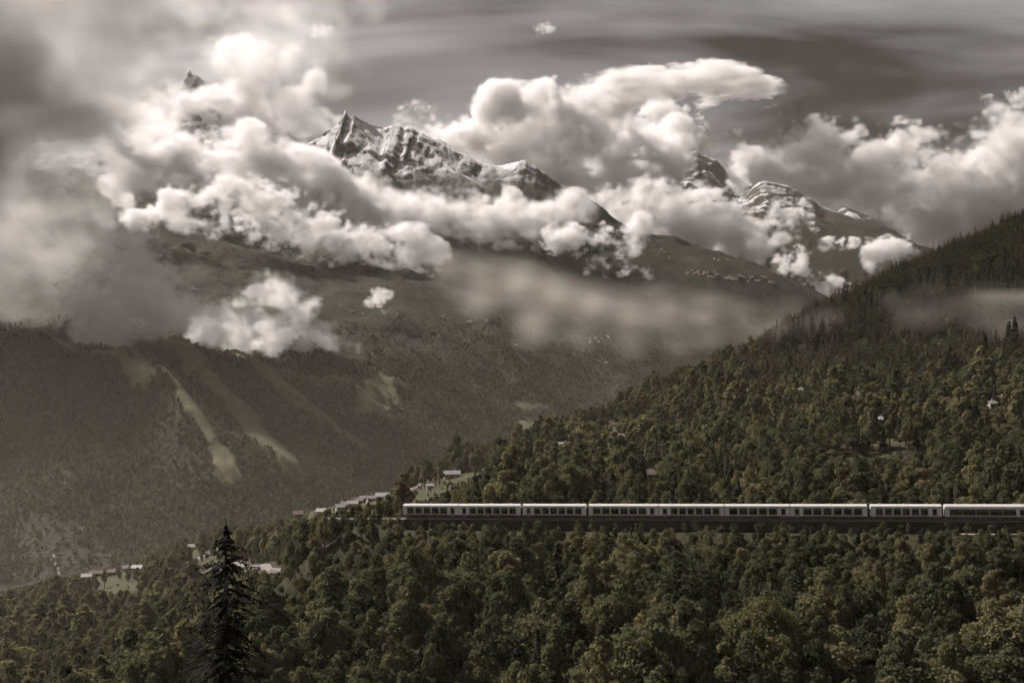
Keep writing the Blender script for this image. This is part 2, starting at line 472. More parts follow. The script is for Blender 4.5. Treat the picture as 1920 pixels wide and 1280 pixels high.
CREST = [[(250, 240, 7400), (310, 205, 7400), (336, 172, 7400), (350, 150, 7400), (355, 128, 7400), (361, 143, 7400), (372, 143, 7400), (380, 150, 7400), (392, 153, 7380), (414, 163, 7350), (470, 200, 7200), (540, 246, 6900)],
         [(560, 262, 6800), (605, 262, 6600), (630, 240, 6520), (641, 224, 6500), (647, 205, 6500), (653, 217, 6500), (660, 220, 6500), (665, 216, 6500), (673, 222, 6500), (697, 233, 6500), (719, 240, 6500), (727, 241, 6500), (735, 233, 6500), (750, 233, 6500), (759, 239, 6500), (768, 236, 6500), (777, 241, 6500), (785, 248, 6500), (792, 248, 6490), (810, 259, 6480), (840, 274, 6460), (865, 287, 6450), (898, 303, 6450), (940, 310, 6430), (964, 304, 6420), (978, 300, 6410), (1003, 309, 6400), (1025, 325, 6400), (1047, 342, 6400), (1080, 356, 6390), (1119, 380, 6370), (1160, 415, 6350), (1200, 436, 6350), (1264, 441, 6350), (1320, 464, 6350), (1394, 490, 6400), (1461, 530, 6450), (1560, 578, 6500)],
         [(672, 222, 6480), (690, 262, 6330), (715, 300, 6180), (760, 335, 6020)], [(785, 248, 6490), (815, 285, 6330), (850, 318, 6180), (900, 352, 6030)], [(978, 300, 6400), (985, 335, 6280), (1020, 365, 6150)],
         [(735, 236, 6490), (742, 275, 6350), (770, 310, 6200)]]
CREST3 = [[tuple(at(*q)) for q in s] for s in CREST]

SPURS = [[(60, 672, 2950), (130, 735, 2700), (222, 818, 2420), (270, 880, 2250)],
         [(270, 640, 3300), (340, 715, 2850), (400, 800, 2520), (445, 865, 2380), (500, 940, 2200), (530, 970, 2100)],
         [(440, 720, 3000), (500, 785, 2720), (560, 840, 2560), (620, 902, 2420), (655, 935, 2350)],
         [(240, 800, 2450), (330, 885, 2220), (372, 932, 2100), (415, 978, 1980)],
         [(-60, 690, 2850), (30, 780, 2450), (110, 900, 2150), (150, 980, 1980)], [(150, 680, 3000), (230, 760, 2650), (300, 850, 2350), (350, 930, 2120)], [(560, 690, 3250), (640, 770, 2850), (700, 840, 2650), (760, 900, 2480)],
         [(640, 640, 3600), (720, 720, 3150), (800, 790, 2900), (860, 850, 2750)],
         [(900, 620, 4100), (960, 700, 3600), (1030, 760, 3400)],
         [(1050, 640, 4350), (1120, 690, 4050), (1180, 740, 3850)]]
SPUR3 = [[tuple(at(*p)) for p in s] for s in SPURS]

def mtn_z(x, y):
    px = x / y * F + 960
    z = (640 - TPA(px, y)) / F * y
    hi = np.clip((z - 500) / 900, 0, 1)
    u = x * 0.76 - y * 0.65; v = x * 0.65 + y * 0.76          # down the slope, across it
    z = z + (1 - hi) * (58 * fbm2(u * 0.26, v, 400, 5, 41, 0.5, ridged=True) - 6)
    z = z + (6 + 8 * hi) * fbm2(x, y, 90, 4, 51, 0.5)
    z = z + hi * 48 * (fbm2(u * 0.42 + 60 * fbm2(x, y, 260, 2, 5), v, 230, 7, 61, 0.55, ridged=True) - 0.2)
    m = (hi > 0) & (y > 5500) if np.ndim(z) else np.zeros(np.shape(z), bool)
    if np.any(m):
        xs, ys, zs = x[m], y[m], z[m]
        wob = fbm2(xs, ys, 150, 5, 63, 0.55)
        for i, s in enumerate(CREST3):
            d, hz = seg_dist(xs, ys, s)
            slope = 0.8 if i < 2 else 0.62
            hh = hz - slope * d * (1 + 0.25 * wob) + np.clip(d / 40, 0, 1) * 30 * wob + 11 * np.clip(d / 15, 0.25, 1) * fbm2(xs, ys, 34, 4, 64, 0.6, ridged=True)
            zs = np.maximum(zs, hh)
        z = np.array(z); z[m] = zs
    for i, s in enumerate(SPUR3):
        d, _ = seg_dist(x, y, s)
        w = 75.0 if i < 7 else 110.0
        z = z + (85 if i < 7 else 55) * np.exp(-np.sqrt(d * d + 22.0 ** 2) / w)
    return z

def spur_grass(P, D, X, Z):
    """dry open grass strips along the spurs, and scattered clearings"""
    m = np.zeros(np.shape(P))
    wob = fbm2(X, D, 120, 3, 71)
    for i, s in enumerate(SPUR3[:4]):
        d, _ = seg_dist(X - 14, D + 10, s)
        w = [17, 32, 29, 19][i] * (1 + 0.8 * wob)
        m = np.maximum(m, np.clip((w - d) / 7 + 0.5, 0, 1))
    for cx_, cy_, rx, ry, d0, d1 in ((560, 850, 26, 22, 2300, 2900), (440, 850, 30, 40, 2200, 2700),
                                     (705, 760, 46, 60, 2600, 3400), (905, 850, 34, 14, 2600, 3300), (1000, 795, 42, 16, 2900, 3800)  , (990, 760, 50, 12, 2900, 3900)):
        py = 640 - Z / D * F
        q = ((P - cx_) / rx) ** 2 + ((py - cy_) / ry) ** 2
        m = np.maximum(m, np.clip((1.0 + 0.8 * wob - q) * 1.6, 0, 1) * ((D > d0) & (D < d1)) * 0.85)
    return m

mountain = fan('mountain', -480, 1980, 3.6, 1480, 8500, 520, mtn_z, MAT_MTN, {'grass': spur_grass})
tag(mountain, 'snow topped mountain with terraced wooded flank across the valley', None)

# ------------------------------------------------------------------ terrain: the far mountain
B = [(900, 480, 12000), (1100, 400, 12000), (1200, 345, 11600), (1245, 318, 11500), (1300, 297, 11500), (1345, 312, 11400), (1385, 362, 11200), (1410, 358, 11100), (1440, 345, 11000), (1480, 352, 11000), (1530, 386, 10900),
     (1600, 410, 10700), (1690, 442, 10500), (1770, 505, 10500), (1900, 570, 10500), (2300, 600, 10500),
     (1100, 470, 11000), (1230, 400, 10800), (1300, 405, 10500), (1450, 425, 10300), (1540, 465, 9900), (1620, 520, 9500), (1500, 560, 9300), (1650, 600, 9000), (1350, 510, 9700), (1800, 610, 9000), (1100, 540, 10000),
     (900, 660, 8600), (1200, 660, 8500), (1600, 670, 8500), (1900, 690, 8500), (2300, 700, 8500),
     (900, 560, 13500), (1200, 460, 13500), (1440, 490, 13000), (1700, 570, 12600), (1900, 640, 12600), (2300, 680, 12600)]
TPB = TPS([(a, b + (12 if 10400 < c < 11700 else 0), c) for a, b, c in B])
BCREST = [[(1100, 410, 11900), (1180, 352, 11700), (1225, 318, 11500), (1236, 308, 11500), (1253, 296, 11500), (1276, 293, 11500), (1287, 289, 11500), (1304, 283, 11500), (1318, 289, 11480), (1332, 296, 11450), (1345, 300, 11400), (1352, 318, 11350), (1370, 345, 11250), (1400, 362, 11150), (1415, 352, 11100), (1422, 342, 11050), (1434, 339, 11000), (1456, 343, 11000), (1475, 347, 11000), (1498, 358, 10950), (1517, 371, 10900), (1534, 382, 10900), (1565, 395, 10800), (1602, 408, 10700), (1641, 418, 10600), (1680, 432, 10500), (1720, 462, 10500), (1770, 505, 10500)],
          [(1555, 410, 12400), (1572, 394, 12400), (1585, 387, 12400), (1600, 391, 12400), (1612, 398, 12400), (1630, 406, 12400), (1660, 425, 12400)],
          [(1304, 285, 11490), (1312, 330, 11200), (1330, 380, 10900)], [(1253, 297, 11490), (1262, 340, 11200), (1270, 380, 10950)], [(1422, 343, 11040), (1415, 385, 10800), (1400, 420, 10500)], [(1475, 348, 10990), (1500, 400, 10600), (1530, 450, 10150)]]
BCREST3 = [[tuple(at(*q)) for q in s] for s in BCREST]

def far_z(x, y):
    px = x / y * F + 960
    z = (640 - TPB(px, y)) / F * y
    hi = np.clip((z - 800) / 800, 0, 1)
    u = x * 0.5 - y * 0.86; v = x * 0.86 + y * 0.5
    z = z + (20 + hi * 60) * (fbm2(u * 0.5, v, 420, 8, 81, 0.55, ridged=True) - 0.2)
    wob = fbm2(x, y, 240, 5, 83, 0.55)
    for i, s in enumerate(BCREST3):
        d, hz = seg_dist(x, y, s)
        hh = hz - (0.8 if i == 0 else 0.62) * d * (1 + 0.25 * wob) + np.clip(d / 70, 0, 1) * 26 * wob + 9 * np.clip(d / 25, 0.25, 1) * fbm2(x, y, 60, 4, 84, 0.6, ridged=True)
        z = np.maximum(z, hh)
    return z
zero = lambda P, D, X, Z: np.zeros(np.shape(P))
far_mtn = fan('mountain', 840, 2350, 3.6, 8300, 13800, 240, far_z, MAT_FAR, {'grass': zero})
tag(far_mtn, 'distant twin snowy peaks above a dark wooded slope, ringed by cloud', None)

# valley floor: one sheet out to the horizon, under everything
mesh_ground = mesh_obj('ground', [(-16000, -300, -480), (16000, -300, -480), (16000, 15500, -480), (-16000, 15500, -480)], [(0, 1, 2, 3)], MAT_HILL)
tag(mesh_ground, 'valley floor far below between the mountains', kind='structure')
print('terrain', time.time() - T0)

# ------------------------------------------------------------------ trees
def leaf_material(name, cols, trans=0.35):
    m, t, b = new_mat(name)
    oi = t.nodes.new('ShaderNodeObjectInfo'); g = t.nodes.new('ShaderNodeNewGeometry')
    cr = t.nodes.new('ShaderNodeValToRGB'); cr.color_ramp.interpolation = 'LINEAR'
    el = cr.color_ramp.elements
    while len(el) < len(cols): el.new(0.5)
    for e, (p, c) in zip(el, cols): e.position = p; e.color = (*c, 1)
    t.links.new(oi.outputs['Random'], cr.inputs[0])
    n = noise_n(t, g.outputs['Position'], 0.7, 3, 0.6)
    dark = mixc(t, 1.0, cr.outputs[0], (0.62, 0.64, 0.60), 'MULTIPLY')
    c = mixc(t, ramp(t, n, 0.35, 0.65), dark, cr.outputs[0])
    t.links.new(c, b.inputs['Base Color'])
    b.inputs['Roughness'].default_value = 0.85; b.inputs['Specular IOR Level'].default_value = 0.06
    tr = t.nodes.new('ShaderNodeBsdfTranslucent')
    t.links.new(mixc(t, 1.0, c, (1.12, 1.08, 0.82), 'MULTIPLY'), tr.inputs['Color'])
    ms = t.nodes.new('ShaderNodeMixShader'); ms.inputs[0].default_value = trans
    out = t.nodes['Material Output']
    t.links.new(b.outputs[0], ms.inputs[1]); t.links.new(tr.outputs[0], ms.inputs[2]); t.links.new(ms.outputs[0], out.inputs[0])
    return m

M_LEAF = leaf_material('broadleaf', [(0.0, (0.056, 0.066, 0.042)), (0.35, (0.098, 0.106, 0.062)), (0.62, (0.138, 0.138, 0.080)), (0.85, (0.178, 0.168, 0.096)), (0.97, (0.205, 0.184, 0.105)), (1.0, (0.185, 0.158, 0.092))], 0.5)
M_NEEDLE = leaf_material('needles', [(0.0, (0.030, 0.034, 0.022)), (0.6, (0.048, 0.050, 0.031)), (1.0, (0.068, 0.064, 0.038))], 0.25)
M_BIG = leaf_material('lush_leaves', [(0.0, (0.125, 0.130, 0.062)), (1.0, (0.135, 0.138, 0.068))], 0.42)
M_BARK = plain('bark', (0.075, 0.060, 0.045), 0.9, 0.4, 3.0)

def quads_mesh(name, cen, nor, size, rng, mat, aspect=1.0):
    n = len(cen)
    a = rng.standard_normal((n, 3)); u = np.cross(nor, a); u /= np.linalg.norm(u, axis=1)[:, None] + 1e-9
    v = np.cross(nor, u)
    s = (size * rng.uniform(0.65, 1.35, n))[:, None] * 0.5
    bend = nor * s * rng.uniform(-0.5, 0.3, n)[:, None]
    co = np.stack([cen - u * s - v * s * aspect + bend, cen + u * s - v * s * aspect, cen + u * s + v * s * aspect + bend, cen - u * s + v * s * aspect], 1).reshape(-1, 3)
    q = np.arange(4 * n).reshape(n, 4)
    return raw_mesh(name, co, q, mat)

def raw_mesh(name, co, q, mat):
    me = bpy.data.meshes.new(name)
    me.vertices.add(len(co)); me.vertices.foreach_set('co', np.asarray(co, np.float32).ravel())
    me.loops.add(q.size); me.loops.foreach_set('vertex_index', q.ravel().astype(np.int32))
    me.polygons.add(len(q)); me.polygons.foreach_set('loop_start', np.arange(0, q.size, 4, dtype=np.int32))
    me.update(calc_edges=True); me.materials.append(mat)
    return me

def broadleaf(seed, Ht, W, nq, leaf, lobes=9, mat=None):
    """(trunk mesh, crown mesh): tapered trunk with limbs; crown of leaf clumps on uneven lobes"""
    rng = np.random.default_rng(seed)
    cz, rz, rx = Ht * 0.57, Ht * 0.40, W * 0.5
    L = []
    for k in range(lobes):
        a = 2 * math.pi * (k / lobes + rng.uniform(-0.06, 0.06)) * 1.618 * 2; h = rng.uniform(-0.85, 0.98)
        w = math.sqrt(max(0.03, 1 - h * h)) * (1.0 - 0.25 * max(0, h)) * rng.uniform(0.40, 0.85)
        L.append((math.cos(a) * w * rx, math.sin(a) * w * rx, cz + h * rz * 0.85, rng.uniform(0.24, 0.42) * rx * (1.25 if h < 0.2 else 0.9)))
    L.append((rng.uniform(-.1, .1) * rx, rng.uniform(-.1, .1) * rx, cz + rz * 0.85, 0.30 * rx))
    L.append((0, 0, cz, 0.62 * rx))
    L = np.array(L)
    pr = L[:, 3] ** 2; pick = rng.choice(len(L), nq, p=pr / pr.sum())
    dirs = rng.standard_normal((nq, 3)); dirs[:, 2] += 0.35; dirs /= np.linalg.norm(dirs, axis=1)[:, None]
    rad = L[pick, 3] * rng.uniform(0.72, 1.12, nq)
    cen = L[pick, :3] + dirs * rad[:, None] * np.array([1, 1, 1.1])
    nor = dirs + 0.75 * rng.standard_normal((nq, 3)); nor /= np.linalg.norm(nor, axis=1)[:, None]
    crown = quads_mesh('crown', cen, nor, leaf, rng, mat or M_LEAF)
    b = MB(); r0 = Ht * 0.022
    b.tube([(0, 0, -0.6), (0.02, 0, Ht * 0.15), (0.08, 0.05, Ht * 0.4), (0.0, 0.1, Ht * 0.72)], [r0 * 1.25, r0, r0 * 0.7, r0 * 0.25], 6)
    for k in range(5):
        x, y, z, _ = L[k]
        b.tube([(0.05, 0.03, Ht * (0.26 + 0.05 * k)), (x * 0.5, y * 0.5, (Ht * (0.3 + 0.05 * k) + z) / 2), (x, y, z)], [r0 * 0.5, r0 * 0.35, r0 * 0.12], 5)
    return b.mesh('trunk', M_BARK), crown

def conifer(seed, Ht, W, levels, per, mat=None, width=None, seg=2, fringe=1, shape=None):
    rng = np.random.default_rng(seed)
    co = []; q = []
    width = width or W * 0.10
    for l in range(levels):
        f = l / (levels - 1.0)
        z = Ht * (0.12 + 0.86 * f)
        rl = shape(1 - f) if shape else W * 0.5 * ((1 - f) ** 0.85 + 0.03)
        n = max(4, int(per * (0.5 + 0.5 * (1 - f))))
        for k in range(n):
            a = 2 * math.pi * (k + rng.uniform(-0.4, 0.4)) / n + l * 2.4
            r = rl * (rng.uniform(0.68, 1.12) if not shape else rng.uniform(0.3, 1.2) ** 0.8); zz = z + rng.uniform(-0.5, 0.5) * Ht * 0.86 / levels * (4 if shape and f < 0.93 else 1)
            d = np.array([math.cos(a), math.sin(a), 0]); s = np.array([-math.sin(a), math.cos(a), 0])
            drop = rng.uniform(0.18, 0.42) if not shape else rng.uniform(-0.05, 0.55)
            for j in range(seg):
                t0, t1 = j / seg, (j + 1) / seg
                p0 = d * r * t0 + np.array([0, 0, zz - drop * r * t0 ** 1.4]); p1 = d * r * t1 + np.array([0, 0, zz - drop * r * t1 ** 1.4])
                w0 = width * (1.0 - 0.35 * t0) * rng.uniform(0.8, 1.2); w1 = width * (1.0 - 0.75 * t1)
                i = len(co); tw = rng.uniform(-0.4, 0.4) * width
                co += [p0 - s * w0 + [0, 0, -tw], p0 + s * w0 + [0, 0, tw], p1 + s * w1, p1 - s * w1]; q.append((i, i + 1, i + 2, i + 3))
                for m in range(fringe):                         # hanging twigs
                    t = rng.uniform(t0, t1); p = d * r * t + np.array([0, 0, zz - drop * r * t ** 1.4]); h = width * rng.uniform(0.7, 1.5)
                    e = (d * rng.uniform(-.5, .5) + s * rng.uniform(-1, 1)) * width * 0.6; i = len(co)
                    co += [p - e, p + e, p + e * 0.6 + [0, 0, -h], p - e * 0.6 + [0, 0, -h]]; q.append((i, i + 1, i + 2, i + 3))
    crown = raw_mesh('crown', np.array(co), np.array(q), mat or M_NEEDLE)
    b = MB(); r0 = Ht * 0.013
    b.tube([(0, 0, -0.8), (0, 0, Ht * 0.4), (0, 0, Ht * 1.0)], [r0 * 1.2, r0 * 0.8, r0 * 0.1], 6)
    for k in range(5):
        a = k * 1.3; z = Ht * (0.2 + 0.12 * k); r = W * 0.36 * (1 - 0.15 * k)
        b.tube([(0, 0, z), (math.cos(a) * r, math.sin(a) * r, z - 0.2 * r)], [r0 * 0.3, r0 * 0.08], 4)
    return b.mesh('trunk', M_BARK), crown

BH, BW = 8.6, 5.2
BROAD = [broadleaf(100 + k, BH * s, BW * w, 3000, 0.27, 12 + k % 5) for k, (s, w) in enumerate(((1.0, 0.95), (1.15, 0.75), (0.9, 1.15), (1.25, 0.62), (1.0, 0.82), (0.85, 1.0)))]
BROAD_MID = [broadleaf(140 + k, BH * s, BW * w, 420, 0.72, 8) for k, (s, w) in enumerate(((1.0, 1.0), (1.15, 0.85), (0.9, 1.1), (1.2, 0.8)))]
FIR = [conifer(200 + k, 14.0, 6.6 * w, 20, 12) for k, w in enumerate((1.0, 0.85, 1.15))]
FIR_MID = [conifer(220 + k, 14.0, 6.4 * w, 12, 9, fringe=0) for k, w in enumerate((1.0, 0.85, 1.1))]
BROAD_FAR = [broadleaf(160 + k, BH, BW * w, 110, 1.5, 6) for k, w in enumerate((1.0, 0.85, 1.15))]
FIR_FAR = [conifer(240 + k, 13.0, 5.2, 6, 6, fringe=0, seg=1, width=0.9) for k in range(2)]
print('tree meshes', time.time() - T0)

def proto_collection(name, sets):
    """tree shapes for the uncountable forest (kept out of the scene; the forest instances them)"""
    c = bpy.data.collections.new(name)
    for i, (tr, cr) in enumerate(sets):
        # one object per tree: trunk and crown joined
        import bmesh
        bm = bmesh.new(); bm.from_mesh(cr); nf = len(bm.faces); bm.from_mesh(tr); bm.faces.ensure_lookup_table()
        for f in bm.faces[nf:]: f.material_index = 1
        me = bpy.data.meshes.new(name); bm.to_mesh(me); bm.free()
        me.materials.append(cr.materials[0]); me.materials.append(tr.materials[0])
        o = bpy.data.objects.new('%s_%02d' % (name, i), me); c.objects.link(o)
    return c

def forest(name, label, pts, scl, rot, idx, coll):
    me = bpy.data.meshes.new(name); n = len(pts)
    me.vertices.add(n); me.vertices.foreach_set('co', np.asarray(pts, np.float32).ravel())
    for an, ty, val in (('tree_scale', 'FLOAT_VECTOR', scl), ('tree_rot', 'FLOAT', rot), ('tree_kind', 'INT', idx)):
        a = me.attributes.new(an, ty, 'POINT')
        a.data.foreach_set('vector' if ty == 'FLOAT_VECTOR' else 'value', np.ascontiguousarray(val).ravel().astype(np.int32 if ty == 'INT' else np.float32))
    o = link(bpy.data.objects.new(name, me))
    g = bpy.data.node_groups.new(name + '_nodes', 'GeometryNodeTree')
    g.interface.new_socket('Geometry', in_out='INPUT', socket_type='NodeSocketGeometry')
    g.interface.new_socket('Geometry', in_out='OUTPUT', socket_type='NodeSocketGeometry')
    N = g.nodes; K = g.links.new
    gi = N.new('NodeGroupInput'); go = N.new('NodeGroupOutput'); ip = N.new('GeometryNodeInstanceOnPoints')
    ci = N.new('GeometryNodeCollectionInfo'); ci.inputs['Collection'].default_value = coll
    ci.inputs['Separate Children'].default_value = True; ci.inputs['Reset Children'].default_value = True
    def na(nm, ty):
        x = N.new('GeometryNodeInputNamedAttribute'); x.data_type = ty; x.inputs[0].default_value = nm; return x.outputs['Attribute']
    K(gi.outputs[0], ip.inputs['Points']); K(ci.outputs[0], ip.inputs['Instance']); ip.inputs['Pick Instance'].default_value = True
    K(na('tree_kind', 'INT'), ip.inputs['Instance Index']); K(na('tree_scale', 'FLOAT_VECTOR'), ip.inputs['Scale'])
    cxyz = N.new('ShaderNodeCombineXYZ'); K(na('tree_rot', 'FLOAT'), cxyz.inputs[2]); K(cxyz.outputs[0], ip.inputs['Rotation'])
    K(ip.outputs[0], go.inputs[0])
    o.modifiers.new('forest', 'NODES').node_group = g
    return tag(o, label, kind='stuff')

# --- where trees stand on the near hill
HOUSES = [  # px, py, length, depth, wall height, turn, style, label, category
    (559, 970, 11, 9, 5.0, 0.3, 'dark', 'dark timber chalet with its gable to the camera at the low end of the hamlet'),
    (603, 966, 10, 8, 4.5, -0.2, 'pale', 'small pale roofed house apart from the hamlet, below the grass spur'),
    (637, 957, 9, 8, 4.5, 0.4, 'pale', 'pale cottage at the front left of the hamlet cluster'),
    (648, 954, 10, 9, 5.5, -0.5, 'dark', 'brown chalet in the front row of the hamlet cluster'),
    (661, 951, 11, 8, 5.0, 0.1, 'pale', 'long pale roofed house in the middle of the hamlet cluster'),
    (663, 945, 9, 8, 5.0, 0.7, 'dark', 'brown roofed chalet behind the middle of the hamlet'),
    (676, 944, 9, 8, 4.5, -0.3, 'dark', 'small dark chalet right of the hamlet middle'),
    (683, 941, 10, 8, 5.0, 0.2, 'pale', 'white roofed house at the upper end of the hamlet cluster'),
    (695, 940, 9, 7, 4.5, 0.5, 'pale', 'low pale house beside the bushes at the hamlet edge'),
    (718, 938, 15, 10, 6.0, 0.0, 'grey', 'large barn with a broad grey roof at the upper end of the hamlet'),
    (728, 938, 7, 6, 3.5, 0.2, 'pale', 'little white outbuilding next to the large grey roofed barn'),
    (806, 917, 7, 5, 3.0, 0.2, 'pale', 'tiny pale shed on the meadow path'),
    (847, 897, 19, 11, 6.5, 0.15, 'grey', 'long farmhouse with a bright grey roof at the top of the sloping meadow'),
    (163, 1086, 13, 9, 4.0, 0.1, 'pale', 'white roofed barn at the near corner of the round meadow'),
    (181, 1080, 16, 10, 4.5, 0.2, 'dark', 'brown roofed farmhouse above the round meadow'),
    (210, 1078, 10, 9, 4.0, 0.0, 'dark', 'low dark shed in the bushes above the round meadow'),
    (235, 1071, 11, 9, 6.0, 0.8, 'pale', 'white gabled house above the round meadow'),
    (258, 1071, 13, 9, 5.0, -0.1, 'pale', 'pale roofed house at the right end of the meadow farms'),
    (362, 1025, 12, 9, 6.0, 0.15, 'grey', 'long grey roofed building above the road bend'),
    (1606, 752, 12, 10, 6.0, 0.35, 'dark', 'brown chalet with a pale gable among trees on the right hillside'),
    (1502, 657, 10, 8, 5.0, 0.2, 'pale', 'lone white roofed hut high on the misty hillside'),
    (1500, 738, 8, 7, 4.0, 0.2, 'pale', 'small pale hut at the right end of the hillside clearing'),
    (1402, 738, 8, 7, 3.5, -0.2, 'pale', 'small white roofed hut at the left end of the hillside clearing'),
    (1648, 796, 7, 6, 3.5, -0.4, 'grey', 'low grey roofed shed above the wide hillside meadow'),
    (1876, 756, 11, 9, 5.0, 0.1, 'dark', 'dark chalet near the right edge of the hillside'),
    (1859, 767, 8, 6, 3.0, 0.3, 'pale', 'tiny pale roofed shed below the dark chalet on the right hillside'),
    (1056, 842, 13, 9, 5.0, 0.1, 'pale', 'pale roofed house on the wooded crest above the train'),
    (1151, 818, 8, 7, 5.5, 0.2, 'pale', 'narrow white house in the small crest clearing'),
    (1165, 824, 10, 8, 4.0, -0.3, 'dark', 'dark barn beside the narrow white crest house'),
    (1226, 901, 14, 10, 5.5, 0.3, 'dark', 'dark roofed chalet in the trees just above the train'),
]
HOUSE_POS = [near_hit(h[0], h[1], 420 if h[0] < 960 else 330) for h in HOUSES]

rng = np.random.default_rng(7)
def grid_pts(x0, x1, y0, y1, s, jit=0.42):
    X, Y = np.meshgrid(np.arange(x0, x1, s), np.arange(y0, y1, s), indexing='ij')
    X = X + ((np.arange(Y.shape[1]) % 2) * s * 0.5)[None, :]
    return (X + rng.uniform(-jit, jit, X.shape) * s).ravel(), (Y + rng.uniform(-jit, jit, Y.shape) * s).ravel()

def run_at(px, d):
    i = np.clip(((px - _gp[0]) / (_gp[1] - _gp[0])).round().astype(int), 0, len(_gp) - 1)
    j = np.clip(np.searchsorted(_gd, d), 0, len(_gd) - 1)
    return _RUN[i, j]

TX, TY = [], []
for d0, d1, s in ((135, 310, 4.5), (310, 470, 4.1), (470, 900, 4.5), (900, 1640, 5.4)):
    x, y = grid_pts(-1250 / F * d1, 1230 / F * d1, d0, d1, s)
    px = x / y * F + 960
    k = (px > -220) & (px < 2150); TX.append(x[k]); TY.append(y[k])
TX = np.concatenate(TX); TY = np.concatenate(TY); TZ = near_z(TX, TY)
TPX = TX / TY * F + 960; TPY = 640 - TZ / TY * F
keep = TPY - F * 12 / TY < run_at(TPX, TY) + 25
gm = meadow_mask(TPX, TY, TX, TZ)
keep &= (gm < 0.35 + 0.3 * rng.random(len(gm))) | (rng.random(len(gm)) < 0.09)
ts, tzr, tu = track_sd(TX, TY)
keep &= ~((ts > -5.5) & (ts < 4.2) & (tu > -6))
for pts, w in ROAD_PTS:
    d, _ = seg_dist(TX, TY, [tuple(p) for p in pts]); keep &= d > w * 0.5 + 2.0
for p, h in zip(HOUSE_POS, HOUSES):
    keep &= np.hypot(TX - p.x, TY - p.y) > h[2] * 0.5 + 3
    keep &= ~((TY < p.y) & (TY > p.y - 26) & (np.abs(TX - p.x * TY / p.y) < h[2] * 0.45))
dens = fbm2(TX, TY, 45, 3, 91)
keep &= (dens > -0.75)
TX, TY, TZ, TPX, TPY, ts, tzr, tu = (a[keep] for a in (TX, TY, TZ, TPX, TPY, ts, tzr, tu))
n = len(TX)
con = fbm2(TX, TY, 110, 3, 95)
ridge = np.clip((TPX - 1150) / 350, 0, 1) * np.clip((760 - TPY) / 120, 0, 1)
pc = np.where(ts > 0, np.clip(0.02 + 0.25 * (con - 0.15), 0.015, 0.2), np.clip(0.14 + 0.6 * (con - 0.05), 0.04, 0.7)) + 0.75 * ridge
is_con = rng.random(n) < pc
hgt = np.where(is_con, rng.uniform(8, 14, n) * (1 + 0.15 * ridge) + ridge * rng.uniform(0, 12, n) * (1 + fbm2(TX, TY, 60, 2, 98)), np.exp(rng.normal(math.log(9.3), 0.26, n)) * (0.95 + 0.45 * fbm2(TX, TY, 26, 2, 97)))
hgt *= np.where((TY > 470), 1.05, 1.0)
limit = np.where((ts > 0) & (ts < 45) & (tu > 2), tzr - 1.4 + 2.0 * rng.random(n) - TZ + np.maximum(0, 0.0), 99)
limit = np.where((ts > 0) & (ts < 12) & (tu <= 2) & (tu > -40), tzr + 1.5 - TZ, limit)
def below_line(xs, ys, cond):
    """keep crowns from hiding what is open to view behind them"""
    global limit
    ln = np.interp(TPX, xs, ys) + rng.uniform(0, 7, n)
    limit = np.where(cond & (TPX > xs[0]) & (TPX < xs[-1]), np.minimum(limit, np.maximum(1.3, (TPY - ln) * TY / F)), limit)
below_line([-200, 0, 100, 150, 265, 300, 340, 400, 480, 545, 600, 640, 700, 735, 765], [1160, 1112, 1085, 1082, 1050, 1030, 1012, 992, 986, 974, 971, 962, 955, 944, 946], (TY > 330) & (ts < 4.2) | (tu < -20) & (TY > 330))
below_line([755, 800, 850, 900, 935], [952, 937, 917, 893, 880], (ts < 0) & (TY < 640))
below_line([150, 270], [1114, 1110], TY < 705)
def road_py(k):
    q = ROAD_PTS[k][0]; a = sorted((p_.x / p_.y * F + 960, 640 - p_.z / p_.y * F, p_.y) for p_ in q)
    return [v[0] for v in a], [v[1] + 4 for v in a], [v[2] for v in a]
rx_, ry_, rd_ = road_py(0); print('road', [(int(a), int(b)) for a, b in zip(rx_, ry_)])
below_line(rx_, ry_, TY < np.interp(TPX, rx_, rd_) - 3)
below_line([338, 430], [1062, 1050], (TY > 560) & (TY < 690))
below_line([1540, 1740], [862, 856], (ts < 0) & (TY < 430))
below_line([1395, 1520], [782, 776], (ts < 0) & (TY < 600))
for p_, h_ in zip(HOUSE_POS, HOUSES):
    pyb = 640 - p_.z / p_.y * F
    below_line([h_[0] - F * h_[2] * 0.36 / p_.y, h_[0] + F * h_[2] * 0.36 / p_.y], [pyb - 5, pyb - 5], (TY < p_.y) & (ts < 0))
hgt = np.clip(np.minimum(hgt, limit), 2.4, 30)
rotz = rng.uniform(0, 2 * math.pi, n)
wid = rng.uniform(0.85, 1.2, n)
TOPY = 640 - (TZ + hgt) / TY * F
inframe = (TPX > 5) & (TPX < 1915) & (TOPY < 1270)
print('near trees', n, 'conifers', int(is_con.sum()), time.time() - T0)

